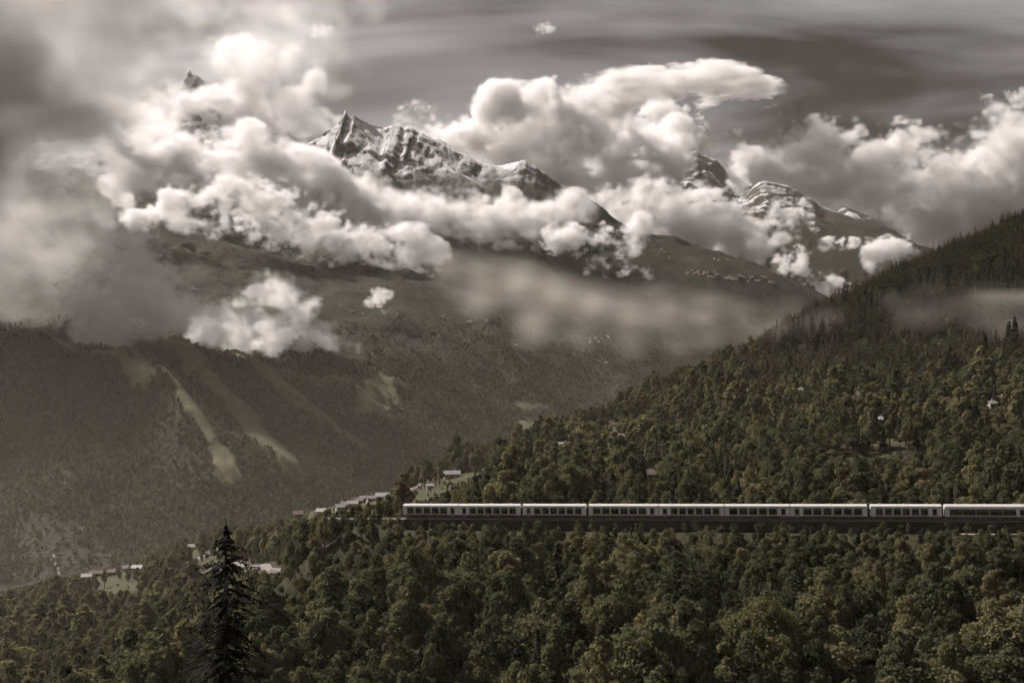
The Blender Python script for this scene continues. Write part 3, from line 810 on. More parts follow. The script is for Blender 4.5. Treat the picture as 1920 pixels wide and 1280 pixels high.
# --- the trees that show largest are trees of their own
order = np.argsort(TY / hgt)
solo = np.zeros(n, bool)
cand_b = [i for i in order if inframe[i] and not is_con[i]][:300]
cand_c = [i for i in order if inframe[i] and is_con[i] and TY[i] < 900][:170]
cand_r = [i for i in order if inframe[i] and is_con[i] and TY[i] > 1000 and TOPY[i] < run_at(TPX[i:i + 1], TY[i:i + 1])[0] + 2][:110]
def tree_thing(name, i, tr, cr, H0, label, category, group):
    o = empty(name, (TX[i], TY[i], TZ[i]), rotz[i]); s = hgt[i] / H0
    o.scale = (s * wid[i], s * wid[i], s)
    link(bpy.data.objects.new('trunk', tr), o); link(bpy.data.objects.new('crown', cr), o)
    tag(o, label, category, group); solo[i] = True
    return o
def under(px):
    for e, t_ in ((380, 'at the far left below the meadow farms'), (560, 'behind and beside the lone black spruce'), (759, 'left of the end of the train'), (980, 'below the two leftmost coaches'), (1236, 'below the third and fourth coaches from the left'),
                  (1482, 'below the fifth and sixth coaches from the left'), (1629, 'below the seventh coach from the left'), (1768, 'below the eighth coach from the left')):
        if px < e: return t_
    return 'below the panorama coach'
if True:
    for k, i in enumerate(cand_b):
        v = k % len(BROAD)
        tree_thing('broadleaf_tree', i, *BROAD[v], BH * (1.0, 1.15, 0.9, 1.25, 1.0, 0.85)[v], 'olive green broadleaf tree on the slope ' + under(TPX[i]), 'tree', 'broadleaf trees ' + under(TPX[i]))
    for k, i in enumerate(cand_c):
        if ts[i] > 0:
            lab, grp = 'dark narrow conifer among broadleaf trees ' + under(TPX[i]), 'conifers ' + under(TPX[i])
        else:
            w_ = 'above the left half of the train' if TPX[i] < 1236 else 'above the middle of the train' if TPX[i] < 1629 else 'above the right end of the train'
            lab, grp = 'dark narrow conifer on the hillside ' + w_, 'conifers ' + w_
        tree_thing('conifer_tree', i, *FIR[k % 3], 14.0, lab, 'tree', grp)
    for k, i in enumerate(cand_r):
        tree_thing('conifer_tree', i, *FIR[k % 3], 14.0, 'dark spiky conifer on the skyline of the right ridge', 'tree', 'conifers along the ridge skyline')

rest = ~solo
def near_forest(mask, coll, is_c, H0, nv, label):
    i = np.where(mask)[0]
    if not len(i): return
    s = hgt[i] / H0
    forest('forest', label, np.stack([TX[i], TY[i], TZ[i]], 1), np.stack([s * wid[i], s * wid[i], s], 1), rotz[i], rng.integers(0, nv, len(i)), coll)
if True:
    hi = TY < 460
    near_forest(rest & hi & ~is_con, proto_collection('broadleaf_near', BROAD), False, BH, len(BROAD), 'dense broadleaf wood around the railway')
    near_forest(rest & hi & is_con, proto_collection('conifer_near', FIR), True, 14.0, len(FIR), 'dark conifers mixed into the near wood')
    near_forest(rest & ~hi & ~is_con, proto_collection('broadleaf_mid', BROAD_MID), False, BH, len(BROAD_MID), 'broadleaf forest covering the right hillside and left crest')
    near_forest(rest & ~hi & is_con, proto_collection('conifer_mid', FIR_MID), True, 14.0, len(FIR_MID), 'conifer forest on the upper right hillside')

# --- forest on the mountain flank across the valley
_ap = np.linspace(-300, 1600, 191); _ad = np.exp(np.linspace(math.log(1500), math.log(6600), 300))
_AP, _AD = np.meshgrid(_ap, _ad, indexing='ij'); _AZ = mtn_z((_AP - 960) / F * _AD, _AD); _APY = 640 - _AZ / _AD * F
def mtn_hit(px, py):
    i = int(np.clip(round((px - _ap[0]) / (_ap[1] - _ap[0])), 0, len(_ap) - 1))
    ok = np.where(_APY[i] <= py)[0]
    d = _ad[ok[0]] if len(ok) else _ad[np.argmin(_APY[i])]
    x = (px - 960) / F * d
    return Vector((x, d, float(mtn_z(np.array([x]), np.array([d]))[0])))
if True:
    FX, FY = [], []
    for d0, d1, s in ((1700, 2600, 8.0), (2600, 3500, 10.0), (3500, 4600, 13.0)):
        x, y = grid_pts(-1150 / F * d1, 330 / F * d1, d0, d1, s, 0.5); px = x / y * F + 960
        k = (px > -120) & (px < 1290); FX.append(x[k]); FY.append(y[k])
    FX = np.concatenate(FX); FY = np.concatenate(FY); FZ = mtn_z(FX, FY)
    fpx = FX / FY * F + 960; fpy = 640 - FZ / FY * F
    hor = _RUN[np.clip(((fpx - _gp[0]) / (_gp[1] - _gp[0])).round().astype(int), 0, len(_gp) - 1), -1]
    k = (fpy < hor + 30) & (fpy > 575)
    FX, FY, FZ, fpx, fpy = (a[k] for a in (FX, FY, FZ, fpx, fpy))
    gr = spur_grass(fpx, FY, FX, FZ)
    patch = fbm2(FX * 0.76 - FY * 0.65, (FX * 0.65 + FY * 0.76) * 1.6, 300, 4, 77)
    thin = np.clip((fpy - 590) / 110, 0.0, 1)
    k = (gr < 0.35) & (rng.random(len(FX)) < np.clip(0.72 + 2.2 * (patch + 0.25 * thin), 0.25 * thin, 1.0) * thin)
    FX, FY, FZ = FX[k], FY[k], FZ[k]; m = len(FX)
    idx = np.where(rng.random(m) < 0.3, rng.integers(3, 5, m), rng.integers(0, 3, m))
    s = rng.uniform(0.75, 1.5, m); w = rng.uniform(0.95, 1.35, m)
    forest('forest', 'distant forest clothing the flank across the valley', np.stack([FX, FY, FZ], 1), np.stack([s * w, s * w, s], 1), rng.uniform(0, 6.28, m), idx, proto_collection('far_tree', BROAD_FAR + FIR_FAR))
    print('far trees', m, time.time() - T0)

# --- single trees that stand out
def single(name, loc, meshes, rz, label):
    o = empty(name, loc, rz)
    link(bpy.data.objects.new('trunk', meshes[0]), o); link(bpy.data.objects.new('crown', meshes[1]), o)
    return tag(o, label, 'tree')
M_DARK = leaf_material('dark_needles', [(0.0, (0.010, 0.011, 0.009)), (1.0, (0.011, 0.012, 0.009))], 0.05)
p = at(424, 972, 62)
sp_h = 24.0
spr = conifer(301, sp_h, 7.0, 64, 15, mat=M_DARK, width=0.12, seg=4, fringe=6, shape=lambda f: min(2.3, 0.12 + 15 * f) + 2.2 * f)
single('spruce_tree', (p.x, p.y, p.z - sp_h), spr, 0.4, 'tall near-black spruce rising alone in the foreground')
big = broadleaf(302, 19.0, 17.0, 20000, 0.34, 26, M_BIG)
g = near_hit(1440, 1275, 120); zt = at(1440, 1145, 182).z
single('broadleaf_tree', ((1440 - 960) / F * 182, 182, zt - 18.2), big, 0.0, 'large dome-shaped green tree at the bottom of the slope, far wider than its neighbours')

# ------------------------------------------------------------------ railway
M_ROOF = plain('coach_roof_paint', (0.52, 0.50, 0.49), 0.55, 0.07, 0.8)
M_PANEL = plain('coach_white_paint', (0.82, 0.80, 0.78), 0.5, 0.14, 2.5)
M_BODY = plain('coach_beige_paint', (0.58, 0.54, 0.47), 0.5, 0.12, 1.5)
M_SKIRT = plain('coach_lower_paint', (0.42, 0.37, 0.30), 0.6, 0.25, 1.2)
M_INSIDE = plain('coach_interior', (0.03, 0.03, 0.03), 0.9, 0.3)
M_UNDER = plain('underframe_iron', (0.025, 0.023, 0.022), 0.8, 0.4, 2.0)
M_STEEL = plain('rail_steel', (0.16, 0.12, 0.09), 0.5, 0.3, 2.0, 0.6)
M_BALLAST = plain('ballast_stone', (0.16, 0.145, 0.13), 0.95, 0.5, 6.0)
M_WALL_SHADE = plain('shaded_wall_stone', (0.022, 0.020, 0.018), 0.95, 0.55, 0.9)  # stone colour darkened to carry the shadow below the train
M_PATH = plain('path_gravel', (0.22, 0.19, 0.155), 0.95, 0.25, 0.8)
M_ROAD = plain('road_asphalt', (0.21, 0.19, 0.175), 0.9, 0.15, 0.3)
m, t, b = new_mat('window_glass')
b.inputs['Base Color'].default_value = (0.012, 0.014, 0.015, 1); b.inputs['Roughness'].default_value = 0.08; b.inputs['Specular IOR Level'].default_value = 0.6
g_ = t.nodes.new('ShaderNodeNewGeometry'); bp = t.nodes.new('ShaderNodeBump'); bp.inputs['Strength'].default_value = 0.15
t.links.new(noise_n(t, g_.outputs['Position'], 1.2, 3), bp.inputs['Height']); t.links.new(bp.outputs[0], b.inputs['Normal'])
M_GLASS = m

def track_matrix(u):
    """frame on the rails at distance u: x along the train, -y to the camera side, z up"""
    X = TDIR; Y = -TN; Y = (Y - X * Y.dot(X)).normalized(); Z = X.cross(Y)
    o = TRL + TDIR * u
    return Matrix(((X.x, Y.x, Z.x, o.x), (X.y, Y.y, Z.y, o.y), (X.z, Y.z, Z.z, o.z), (0, 0, 0, 1)))

def u_of_px(px):
    a = (px - 960) / F                       # point of the line with x = a*y
    return (a * TRL.y - TRL.x) / (TDIR.x - a * TDIR.y)

W2 = 1.35
def make_coach(px0, px1, label, style='plain', gap0=0.2, gap1=0.2, doors=(True, True)):
    u0, u1 = u_of_px(px0) + gap0, u_of_px(px1) - gap1
    L = u1 - u0
    root = bpy.data.objects.new('railway_coach', None); link(root); root.matrix_world = track_matrix((u0 + u1) / 2)
    tag(root, label, 'train coach', 'coaches of the white train')
    h = L / 2
    zb, zs, zw, zt = 0.75, 1.22, 2.95, 3.10              # skirt bottom, sill, window head, cant rail
    if style == 'panorama': zs, zw, zt = 1.2, 2.75, 2.92
    MB().box(-h + 0.06, h - 0.06, -W2 + 0.09, W2 - 0.09, zb + 0.05, zt - 0.02).build('interior', M_INSIDE, root)
    # roof: shallow arch
    n = 9; prof = [(-W2 - 0.03, zt - 0.02)]
    top = COACH_H
    for k in range(n + 1):
        a = math.pi * k / n
        prof.append((-(W2 + 0.03) * math.cos(a), zt + 0.12 + (top - zt - 0.12) * math.sin(a) ** 0.8))
    prof.append((W2 + 0.03, zt - 0.02))
    r = MB().prism(prof, -h, h).build('roof', M_ROOF, root)
    rng_ = np.random.default_rng(int(px0))
    for k in range(3):
        x = -h + L * (k + 0.5) / 3 + rng_.uniform(-0.6, 0.6)
        MB().box(x - 0.35, x + 0.35, -0.28, 0.28, top - 0.03, top + 0.11).build('roof_vent', M_BODY, r)
    # long sides
    MB().box(-h, h, -W2, -W2 + 0.06, zs - 0.12, zs - 0.003).box(-h, h, W2 - 0.06, W2, zs - 0.12, zs - 0.003).build('waist_rail', M_BODY, root)
    MB().box(-h, h, -W2 + 0.012, -W2 + 0.07, zb, zs - 0.123).box(-h, h, W2 - 0.07, W2 - 0.012, zb, zs - 0.123).build('skirt', M_SKIRT, root)
    MB().box(-h, h, -W2, -W2 + 0.06, zw + 0.003, zt - 0.023).box(-h, h, W2 - 0.06, W2, zw + 0.003, zt - 0.023).build('cant_rail', M_PANEL, root)
    MB().box(-h, -h + 0.05, -W2 + 0.1, W2 - 0.1, zb, zt).box(h - 0.05, h, -W2 + 0.1, W2 - 0.1, zb, zt).build('end_wall', M_PANEL, root)
    spans = []                                          # (x0, x1, what)
    x = -h; e = 1.05
    spans.append((x, x + e, 'panel')); x += e
    if doors[0]: spans.append((x, x + 1.35, 'door')); x += 1.35; spans.append((x, x + 0.75, 'panel')); x += 0.75
    xe = h - e - (2.1 if doors[1] else 0)
    if style == 'panorama':
        nw = max(3, int((xe - x) / 3.2)); pitch = (xe - x) / nw; pw = 0.10
    else:
        nw = max(3, int(round((xe - x) / 2.45))); pitch = (xe - x) / nw; pw = 0.56
    for k in range(nw):
        a, b_ = x + k * pitch, x + (k + 1) * pitch
        spans.append((a, a + pw / 2, 'pillar')); spans.append((a + pw / 2, b_ - pw / 2, 'window')); spans.append((b_ - pw / 2, b_, 'pillar'))
    x = xe
    if doors[1]: spans.append((x, x + 0.75, 'panel')); x += 0.75; spans.append((x, x + 1.35, 'door')); x += 1.35
    spans.append((x, h, 'panel'))
    pil = MB(); pan = MB()
    for a, b_, what in spans:
        for sgn in (-1, 1):
            yo, yi = sgn * W2, sgn * (W2 - 0.06)
            y0, y1 = min(yo, yi), max(yo, yi)
            if what == 'pillar': pil.box(a, b_, y0, y1, zs, zw)
            elif what == 'panel': pan.box(a, b_, y0 - (0.004 if sgn < 0 else 0), y1 + (0.004 if sgn > 0 else 0), zb + 0.12, zw)
            elif what == 'window':
                yc = sgn * (W2 - 0.05)
                wobj = MB().box(a + 0.002, b_ - 0.002, yc - 0.012, yc + 0.012, zs + 0.002, zw - 0.002).build('window', M_GLASS, root)
                if sgn < 0: MB().box(a + 0.03, b_ - 0.03, yc - 0.03, yc - 0.014, zw - 0.42, zw - 0.385).build('transom', M_BODY, wobj)
            else:
                yc = sgn * (W2 - 0.045)
                dobj = MB().box(a + 0.02, b_ - 0.02, yc - 0.02, yc + 0.02, zb + 0.02, zw - 0.005).build('door', M_SKIRT, root)
                MB().box(a + 0.22, b_ - 0.22, yc - 0.028, yc + 0.028, zs + 0.05, zw - 0.18).build('pane', M_GLASS, dobj)
                if sgn < 0: MB().box(a + 0.1, b_ - 0.1, -W2 - 0.22, -W2 - 0.01, zb - 0.22, zb - 0.14).build('step', M_BODY, dobj)
    pil.build('window_pillars', M_BODY, root); pan.build('side_panel', M_PANEL, root)
    # underneath
    u = MB().box(-h + 0.2, h - 0.2, -W2 + 0.25, W2 - 0.25, 0.55, zb - 0.004)
    for k in (-0.14, 0.05, 0.2): u.box(L * k - 0.8, L * k + 0.8, -W2 + 0.12, -W2 + 0.7, 0.28, 0.55)
    u.build('underframe', M_UNDER, root)
    for s in (-1, 1):
        bx = s * (h - 3.0)
        bo = MB().box(bx - 1.35, bx + 1.35, -1.02, -0.9, 0.3, 0.54).box(bx - 1.35, bx + 1.35, 0.9, 1.02, 0.3, 0.54).box(bx - 0.2, bx + 0.2, -0.9, 0.9, 0.32, 0.52).build('bogie', M_UNDER, root)
        for dx in (-0.9, 0.9):
            for sy in (-1, 1): MB().cyl_y(bx + dx, sy * 0.72 - 0.06, sy * 0.72 + 0.06, 0.36, 0.36).build('wheel', M_STEEL, bo)
    MB().box(h, h + gap1 + 0.02, -0.55, 0.55, 0.9, 2.9).build('gangway', M_UNDER, root)
    return root

COACHES = [
    (759, 862, 'short white end coach with a blunt pale end wall, last of the train', 'plain', 0.0, 0.08, (False, True)),
    (862, 980, 'white coach second from the left end of the train', 'plain', 0.08, 0.42, (True, False)),
    (980, 1103, 'white coach third from the left end, right of the first gap in the roofs', 'plain', 0.42, 0.42, (True, False)),
    (1103, 1236, 'white coach fourth from the left end, with broad white panels at its left end', 'plain', 0.42, 0.08, (False, True)),
    (1236, 1359, 'white coach fifth from the left end of the train', 'plain', 0.1, 0.1, (True, False)),
    (1359, 1482, 'white coach sixth from the left end of the train', 'plain', 0.1, 0.1, (False, True)),
    (1482, 1629, 'white coach seventh from the left end, left of the dark gap', 'plain', 0.08, 0.45, (True, False)),
    (1629, 1768, 'white coach eighth from the left end, between two dark gaps', 'plain', 0.45, 0.42, (False, True)),
    (1768, 1931, 'panorama coach with tall joined windows and deep white roof at the right edge', 'panorama', 0.42, 0.3, (False, True)),
]
for c in COACHES: make_coach(*c)

def track_prism(name, prof, u0, u1, mat, x_off=0.0):
    o = MB().prism(prof, u0, u1).build(name, mat)
    o.matrix_world = track_matrix(0)
    return o
U0, U1 = -26, TLEN + 60
bed = track_prism('track_bed', [(-2.2, -0.02 - 0.45), (-1.7, -0.28), (1.7, -0.28), (2.4, -0.5), (3.4, -0.9), (3.4, -4.2), (-2.2, -4.2)], U0, U1, M_BALLAST)
tag(bed, 'ballast bed under the rails', kind='structure')
for y in (-0.53, 0.53):
    r = track_prism('rail', [(y - 0.035, -0.16), (y + 0.035, -0.16), (y + 0.035, 0.0), (y - 0.035, 0.0)], U0, U1, M_STEEL)
    tag(r, 'near steel rail under the train' if y < 0 else 'far steel rail under the train', 'rail')
me_s = MB().box(-0.11, 0.11, -1.0, 1.0, -0.282, -0.165).mesh('sleepers', M_UNDER)
sl = MB()
for k in range(int((U1 - U0) / 0.7)): sl.box(U0 + 0.7 * k, U0 + 0.7 * k + 0.22, -1.0, 1.0, -0.31, -0.165)
so = sl.build('sleepers', M_UNDER); so.matrix_world = track_matrix(0); tag(so, 'rows of dark wooden sleepers under the train', kind='stuff')
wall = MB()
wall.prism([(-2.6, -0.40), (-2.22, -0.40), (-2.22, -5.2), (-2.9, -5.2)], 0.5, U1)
wo = wall.build('retaining_wall', M_WALL_SHADE); wo.matrix_world = track_matrix(0)
tag(wo, 'long stone retaining wall below the train, coloured dark for its shadow', 'wall')
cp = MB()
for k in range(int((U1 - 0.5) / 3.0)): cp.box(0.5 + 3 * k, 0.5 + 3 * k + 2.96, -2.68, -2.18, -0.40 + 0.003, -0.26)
co_ = cp.build('coping', M_WALL_SHADE, wo)
# service path at the foot of the wall
def ribbon(name, pts, width, zfun, mat, lift=0.25, label=None, step=3.0, category=None, drop=0.6):
    """a road or path laid on the ground as a slab with thickness"""
    P = []
    for a, b_ in zip(pts[:-1], pts[1:]):
        k = max(1, int((Vector(b_) - Vector(a)).length / step))
        P += [Vector(a).lerp(Vector(b_), i / k) for i in range(k)]
    P.append(Vector(pts[-1]))
    for _ in range(3): P = [P[0]] + [(P[i - 1] + P[i] * 2 + P[i + 1]) / 4 for i in range(1, len(P) - 1)] + [P[-1]]
    v = []; f = []
    for i, p_ in enumerate(P):
        d = (P[min(len(P) - 1, i + 1)] - P[max(0, i - 1)]); d.z = 0; d.normalize(); nrm = Vector((-d.y, d.x, 0))
        z = float(np.max(zfun(np.array([p_.x, p_.x + nrm.x * width / 2, p_.x - nrm.x * width / 2]), np.array([p_.y, p_.y + nrm.y * width / 2, p_.y - nrm.y * width / 2])))) + lift
        for s, dz in ((1, 0), (-1, 0), (-1, -drop), (1, -drop)): q = p_ + nrm * (s * width / 2); v.append((q.x, q.y, z + dz))
    for i in range(len(P) - 1):
        a, c = 4 * i, 4 * i + 4
        f += [(a, a + 1, c + 1, c), (a + 1, a + 2, c + 2, c + 1), (a + 3, a, c, c + 3), (a + 2, a + 3, c + 3, c + 2)]
    o = mesh_obj(name, v, f, mat)
    return tag(o, label, category, kind='structure')
pp = [TRL + TDIR * u + TN * 4.3 for u in np.arange(150, TLEN + 40, 6.0)]
ribbon('path', [tuple(p_) for p_ in pp], 1.9, near_z, M_PATH, 0.35, 'pale gravel path at the foot of the railway wall')
for (pts, w), lab in zip(ROAD_PTS, ('grey road crossing the wooded slope', 'pale road bend on the left crest', 'narrow dirt lane on the sloping meadow')):
    ribbon('road', [tuple(p_) for p_ in pts], w, near_z, M_ROAD if w > 4 else M_PATH, 0.3, lab, drop=1.5)

# ------------------------------------------------------------------ houses
M_WOOD = plain('dark_timber', (0.055, 0.040, 0.030), 0.85, 0.3, 0.8)
M_PLASTER = plain('pale_plaster', (0.38, 0.345, 0.30), 0.9, 0.1, 0.5)
M_SLATE = plain('pale_slate', (0.27, 0.255, 0.245), 0.6, 0.15, 0.4)
M_GREY = plain('grey_sheet', (0.26, 0.245, 0.24), 0.55, 0.12, 0.3)
M_BROWN = plain('brown_tile', (0.13, 0.095, 0.075), 0.8, 0.25, 0.6)
STY = {'dark': (M_WOOD, M_BROWN), 'pale': (M_PLASTER, M_SLATE), 'grey': (M_PLASTER, M_GREY)}
def house(loc, L, Dp, Hw, turn, style, label, group=None, category='house', detail=True):
    root = empty('house', loc, turn)
    tag(root, label, category, group)
    wm, rm = STY[style]; a, b_ = L / 2, Dp / 2; rise = Dp * 0.30
    w = MB().box(-a, a, -b_, b_, -4.0, Hw)
    w.prism([(-b_, Hw), (b_, Hw), (0, Hw + rise)], -a, a)
    wobj = w.build('wall', wm, root)
    o = 0.7; k = rise / b_; t_ = 0.22
    r = MB()
    for s in (-1, 1):
        r.prism([(0, Hw + rise + 0.02), (0, Hw + rise + 0.02 + t_), (s * (b_ + o), Hw - k * o + 0.02 + t_), (s * (b_ + o), Hw - k * o + 0.02)][::-s], -a - o, a + o)
    robj = r.build('roof', rm, root)
    if detail:
        MB().box(a * 0.35, a * 0.35 + 0.7, 0.3, 1.0, Hw + rise * 0.4, Hw + rise + 0.9).build('chimney', M_PLASTER, robj)
        nw = max(2, int(L / 3.2))
        for i in range(nw):
            x = -a + L * (i + 0.5) / nw
            win = MB().box(x - 0.5, x + 0.5, -b_ - 0.05, -b_ + 0.05, Hw * 0.45, Hw * 0.45 + min(1.3, Hw * 0.4)).build('window', M_GLASS, root)
            MB().box(x - 0.62, x + 0.62, -b_ - 0.1, -b_ + 0.02, Hw * 0.45 - 0.14, Hw * 0.45 - 0.004).build('sill', M_WOOD, win)
        MB().box(-a * 0.15 - 0.5, -a * 0.15 + 0.5, -b_ - 0.04, -b_ + 0.04, 0.0, 2.0 if Hw > 3.6 else 1.3).build('door', M_WOOD, root)
    return root
for h, p_ in zip(HOUSES, HOUSE_POS):
    house((p_.x, p_.y, p_.z), h[2] * 0.55, h[3] * 0.55, max(2.4, h[4] * 0.55), h[5], h[6], h[7], 'houses on the near hillsides')
FARH = [(265, 627, 26, 'long white building on the flank below the fog bank'), (604, 563, 22, 'white building on the flank right of the twin turreted cloud'),
        (363, 549, 22, 'white building glimpsed between the clouds high on the dark flank'), (640, 578, 14, 'small white house right of the ragged cumulus'), (660, 591, 14, 'white cottage below the terraces, left of the white wisp'), (681, 595, 14, 'white cottage under the small wisp of cloud'),
        (745, 593, 13, 'small white house on the terraces right of the wisp'), (830, 597, 14, 'small white house left of the long white building on the flank'), (880, 606, 34, 'long bright white building in the middle of the flank'), (912, 604, 16, 'white house right of the long bright building'),
        (822, 632, 12, 'white hut alone on the slope below the long bright building'), (967, 651, 11, 'lone white hut below the mist veil'), (1137, 680, 11, 'lone white hut low on the slope near the valley notch'),
        (430, 560, 12, 'small white house in the gap between the clouds')]
for px, py, L, lab in FARH:
    p_ = mtn_hit(px, py); house((p_.x, p_.y, p_.z + 1), L * 0.62, 8, 4.5, 0.1, 'pale', lab, 'scattered houses on the far flank', detail=False)
rv = np.random.default_rng(5)
VIL = [(x, y) for x, y in zip(rv.uniform(1104, 1150, 8), np.linspace(633, 646, 8))]
for px, py in VIL:
    p_ = mtn_hit(px, py); house((p_.x, p_.y, p_.z + 2), rv.uniform(7, 11), 8, 5, rv.uniform(-0.4, 0.4), 'pale', 'tiny white house in the row below the mist veil', 'houses below the mist veil', detail=False)
VIL = []
for n_, x0, x1, y0, y1 in ((8, 1286, 1314, 513, 518), (12, 1318, 1350, 510, 522), (9, 1358, 1395, 520, 527), (12, 1396, 1455, 522, 534), (5, 1225, 1260, 471, 483), (3, 1330, 1368, 481, 493)):
    for k in range(n_): f = (k + rv.uniform(0, 0.8)) / n_; VIL.append((x0 + f * (x1 - x0), y0 + f * (y1 - y0) * 0.5 + rv.uniform(0, 0.8) * (y1 - y0)))
for px, py in VIL:
    p_ = mtn_hit(px, py); house((p_.x, p_.y, p_.z + 3), rv.uniform(7, 13), rv.uniform(7, 9), rv.uniform(4, 6), rv.uniform(-0.5, 0.5), 'pale', 'tiny white house of the mountain village above the mist', 'houses of the mountain village', detail=False)
# streams glinting in the gorge at the left
M_FOAM = plain('white_water', (0.17, 0.165, 0.16), 0.5, 0.15, 0.2)
for pts, w, lab in (([(100, 1046), (104, 1058), (108, 1070), (111, 1084)], 4, 'white cascade in the gorge at the left'), ([(211, 998), (214, 1012), (219, 1024), (224, 1040)], 2.5, 'thin white stream in the gully right of the cascade')):
    ribbon('stream', [tuple(mtn_hit(*q)) for q in pts], w, mtn_z, M_FOAM, 1.2, lab, step=8)
print('done', time.time() - T0)

# ------------------------------------------------------------------ haze
def volume_mat(name, col, dens, aniso):
    m = bpy.data.materials.new(name); m.use_nodes = True
    t = m.node_tree; t.nodes.clear()
    out = t.nodes.new('ShaderNodeOutputMaterial'); pv = t.nodes.new('ShaderNodeVolumePrincipled')
    t.links.new(pv.outputs[0], out.inputs['Volume'])
    pv.inputs['Color'].default_value = (*col, 1); pv.inputs['Density'].default_value = dens; pv.inputs['Anisotropy'].default_value = aniso
    return m, pv
hz_mat, hz_pv = volume_mat('haze_air', (0.96, 0.89, 0.79), 0.8e-5, 0.35)
hz_pv.inputs['Density Attribute'].default_value = ''
if True:
    hb = MB().box(-16500, 16500, -500, 16000, -500, 2500)
    haze = hb.build('haze', hz_mat)
    tag(haze, 'thin warm valley haze', kind='stuff')

# ------------------------------------------------------------------ clouds: baked density grids
def up1(a, axis, n, cell, off):
    t = np.arange(n) / cell + off; i = t.astype(int); f = t - i
    f = (f * f * f * (f * (f * 6 - 15) + 10)).astype(np.float32)
    sh = [1] * 3; sh[axis] = n; f = f.reshape(sh)
    lo = np.take(a, i, axis)
    return lo + (np.take(a, i + 1, axis) - lo) * f
def vnoise(shape, cell, rng, st=(1, 1, 1)):
    l = rng.standard_normal([int(n / (cell * s)) + 3 for n, s in zip(shape, st)]).astype(np.float32)
    for ax in (2, 1, 0): l = up1(l, ax, shape[ax], cell * st[ax], rng.random())
    return l
def fbm3(shape, cell, octs, rng, gain=0.5, billow=0.0, st=(1, 1, 1)):
    o = np.zeros(shape, np.float32); a = 1.0
    for k in range(octs):
        n = vnoise(shape, cell, rng, st)
        if billow: n = billow * 1.5 * (np.abs(n) - 0.62) + (1 - billow) * n
        o += a * n; a *= gain; cell /= 2.1
        if cell < 1.6: break
    return o

def volume_object(name, dens, lo, hi, mat):
    nx, ny, nz = dens.shape
    me = bpy.data.meshes.new(name); me.vertices.add(dens.size)
    a = me.attributes.new('density_value', 'FLOAT', 'POINT')
    a.data.foreach_set('value', np.ascontiguousarray(dens.transpose(2, 1, 0)).ravel())
    o = link(bpy.data.objects.new(name, me))
    g = bpy.data.node_groups.new(name + '_grid', 'GeometryNodeTree')
    g.interface.new_socket('Geometry', in_out='INPUT', socket_type='NodeSocketGeometry')
    g.interface.new_socket('Geometry', in_out='OUTPUT', socket_type='NodeSocketGeometry')
    N = g.nodes; K = g.links.new
    gi = N.new('NodeGroupInput'); go = N.new('NodeGroupOutput')
    vc = N.new('GeometryNodeVolumeCube')
    vc.inputs['Min'].default_value = lo; vc.inputs['Max'].default_value = hi
    for k, n in zip('XYZ', (nx, ny, nz)): vc.inputs['Resolution ' + k].default_value = n
    def vm(op, a, b=None):
        n = N.new('ShaderNodeVectorMath'); n.operation = op
        for i, v in enumerate((a, b)):
            if v is None: continue
            if hasattr(v, 'is_output'): K(v, n.inputs[i])
            else: n.inputs[i].default_value = v
        return n.outputs['Vector']
    v = vm('SUBTRACT', N.new('GeometryNodeInputPosition').outputs[0], lo)
    v = vm('MULTIPLY', v, [(n - 1) / (h - l) for n, h, l in zip((nx, ny, nz), hi, lo)])
    v = vm('FLOOR', vm('ADD', v, (0.5, 0.5, 0.5)))
    s = N.new('ShaderNodeSeparateXYZ'); K(v, s.inputs[0])
    def im(op, a, b):
        n = N.new('FunctionNodeIntegerMath'); n.operation = op
        for i, x in enumerate((a, b)):
            if hasattr(x, 'is_output'): K(x, n.inputs[i])
            else: n.inputs[i].default_value = x
        return n.outputs[0]
    idx = im('ADD', s.outputs[0], im('MULTIPLY', im('ADD', s.outputs[1], im('MULTIPLY', s.outputs[2], ny)), nx))
    na = N.new('GeometryNodeInputNamedAttribute'); na.data_type = 'FLOAT'; na.inputs[0].default_value = 'density_value'
    si = N.new('GeometryNodeSampleIndex'); si.data_type = 'FLOAT'; si.domain = 'POINT'
    K(gi.outputs[0], si.inputs['Geometry']); K(na.outputs['Attribute'], si.inputs['Value']); K(idx, si.inputs['Index'])
    K(si.outputs[0], vc.inputs['Density'])
    sm = N.new('GeometryNodeSetMaterial'); sm.inputs['Material'].default_value = mat
    K(vc.outputs[0], sm.inputs[0]); K(sm.outputs[0], go.inputs[0])
    o.modifiers.new('cloud_grid', 'NODES').node_group = g
    return o

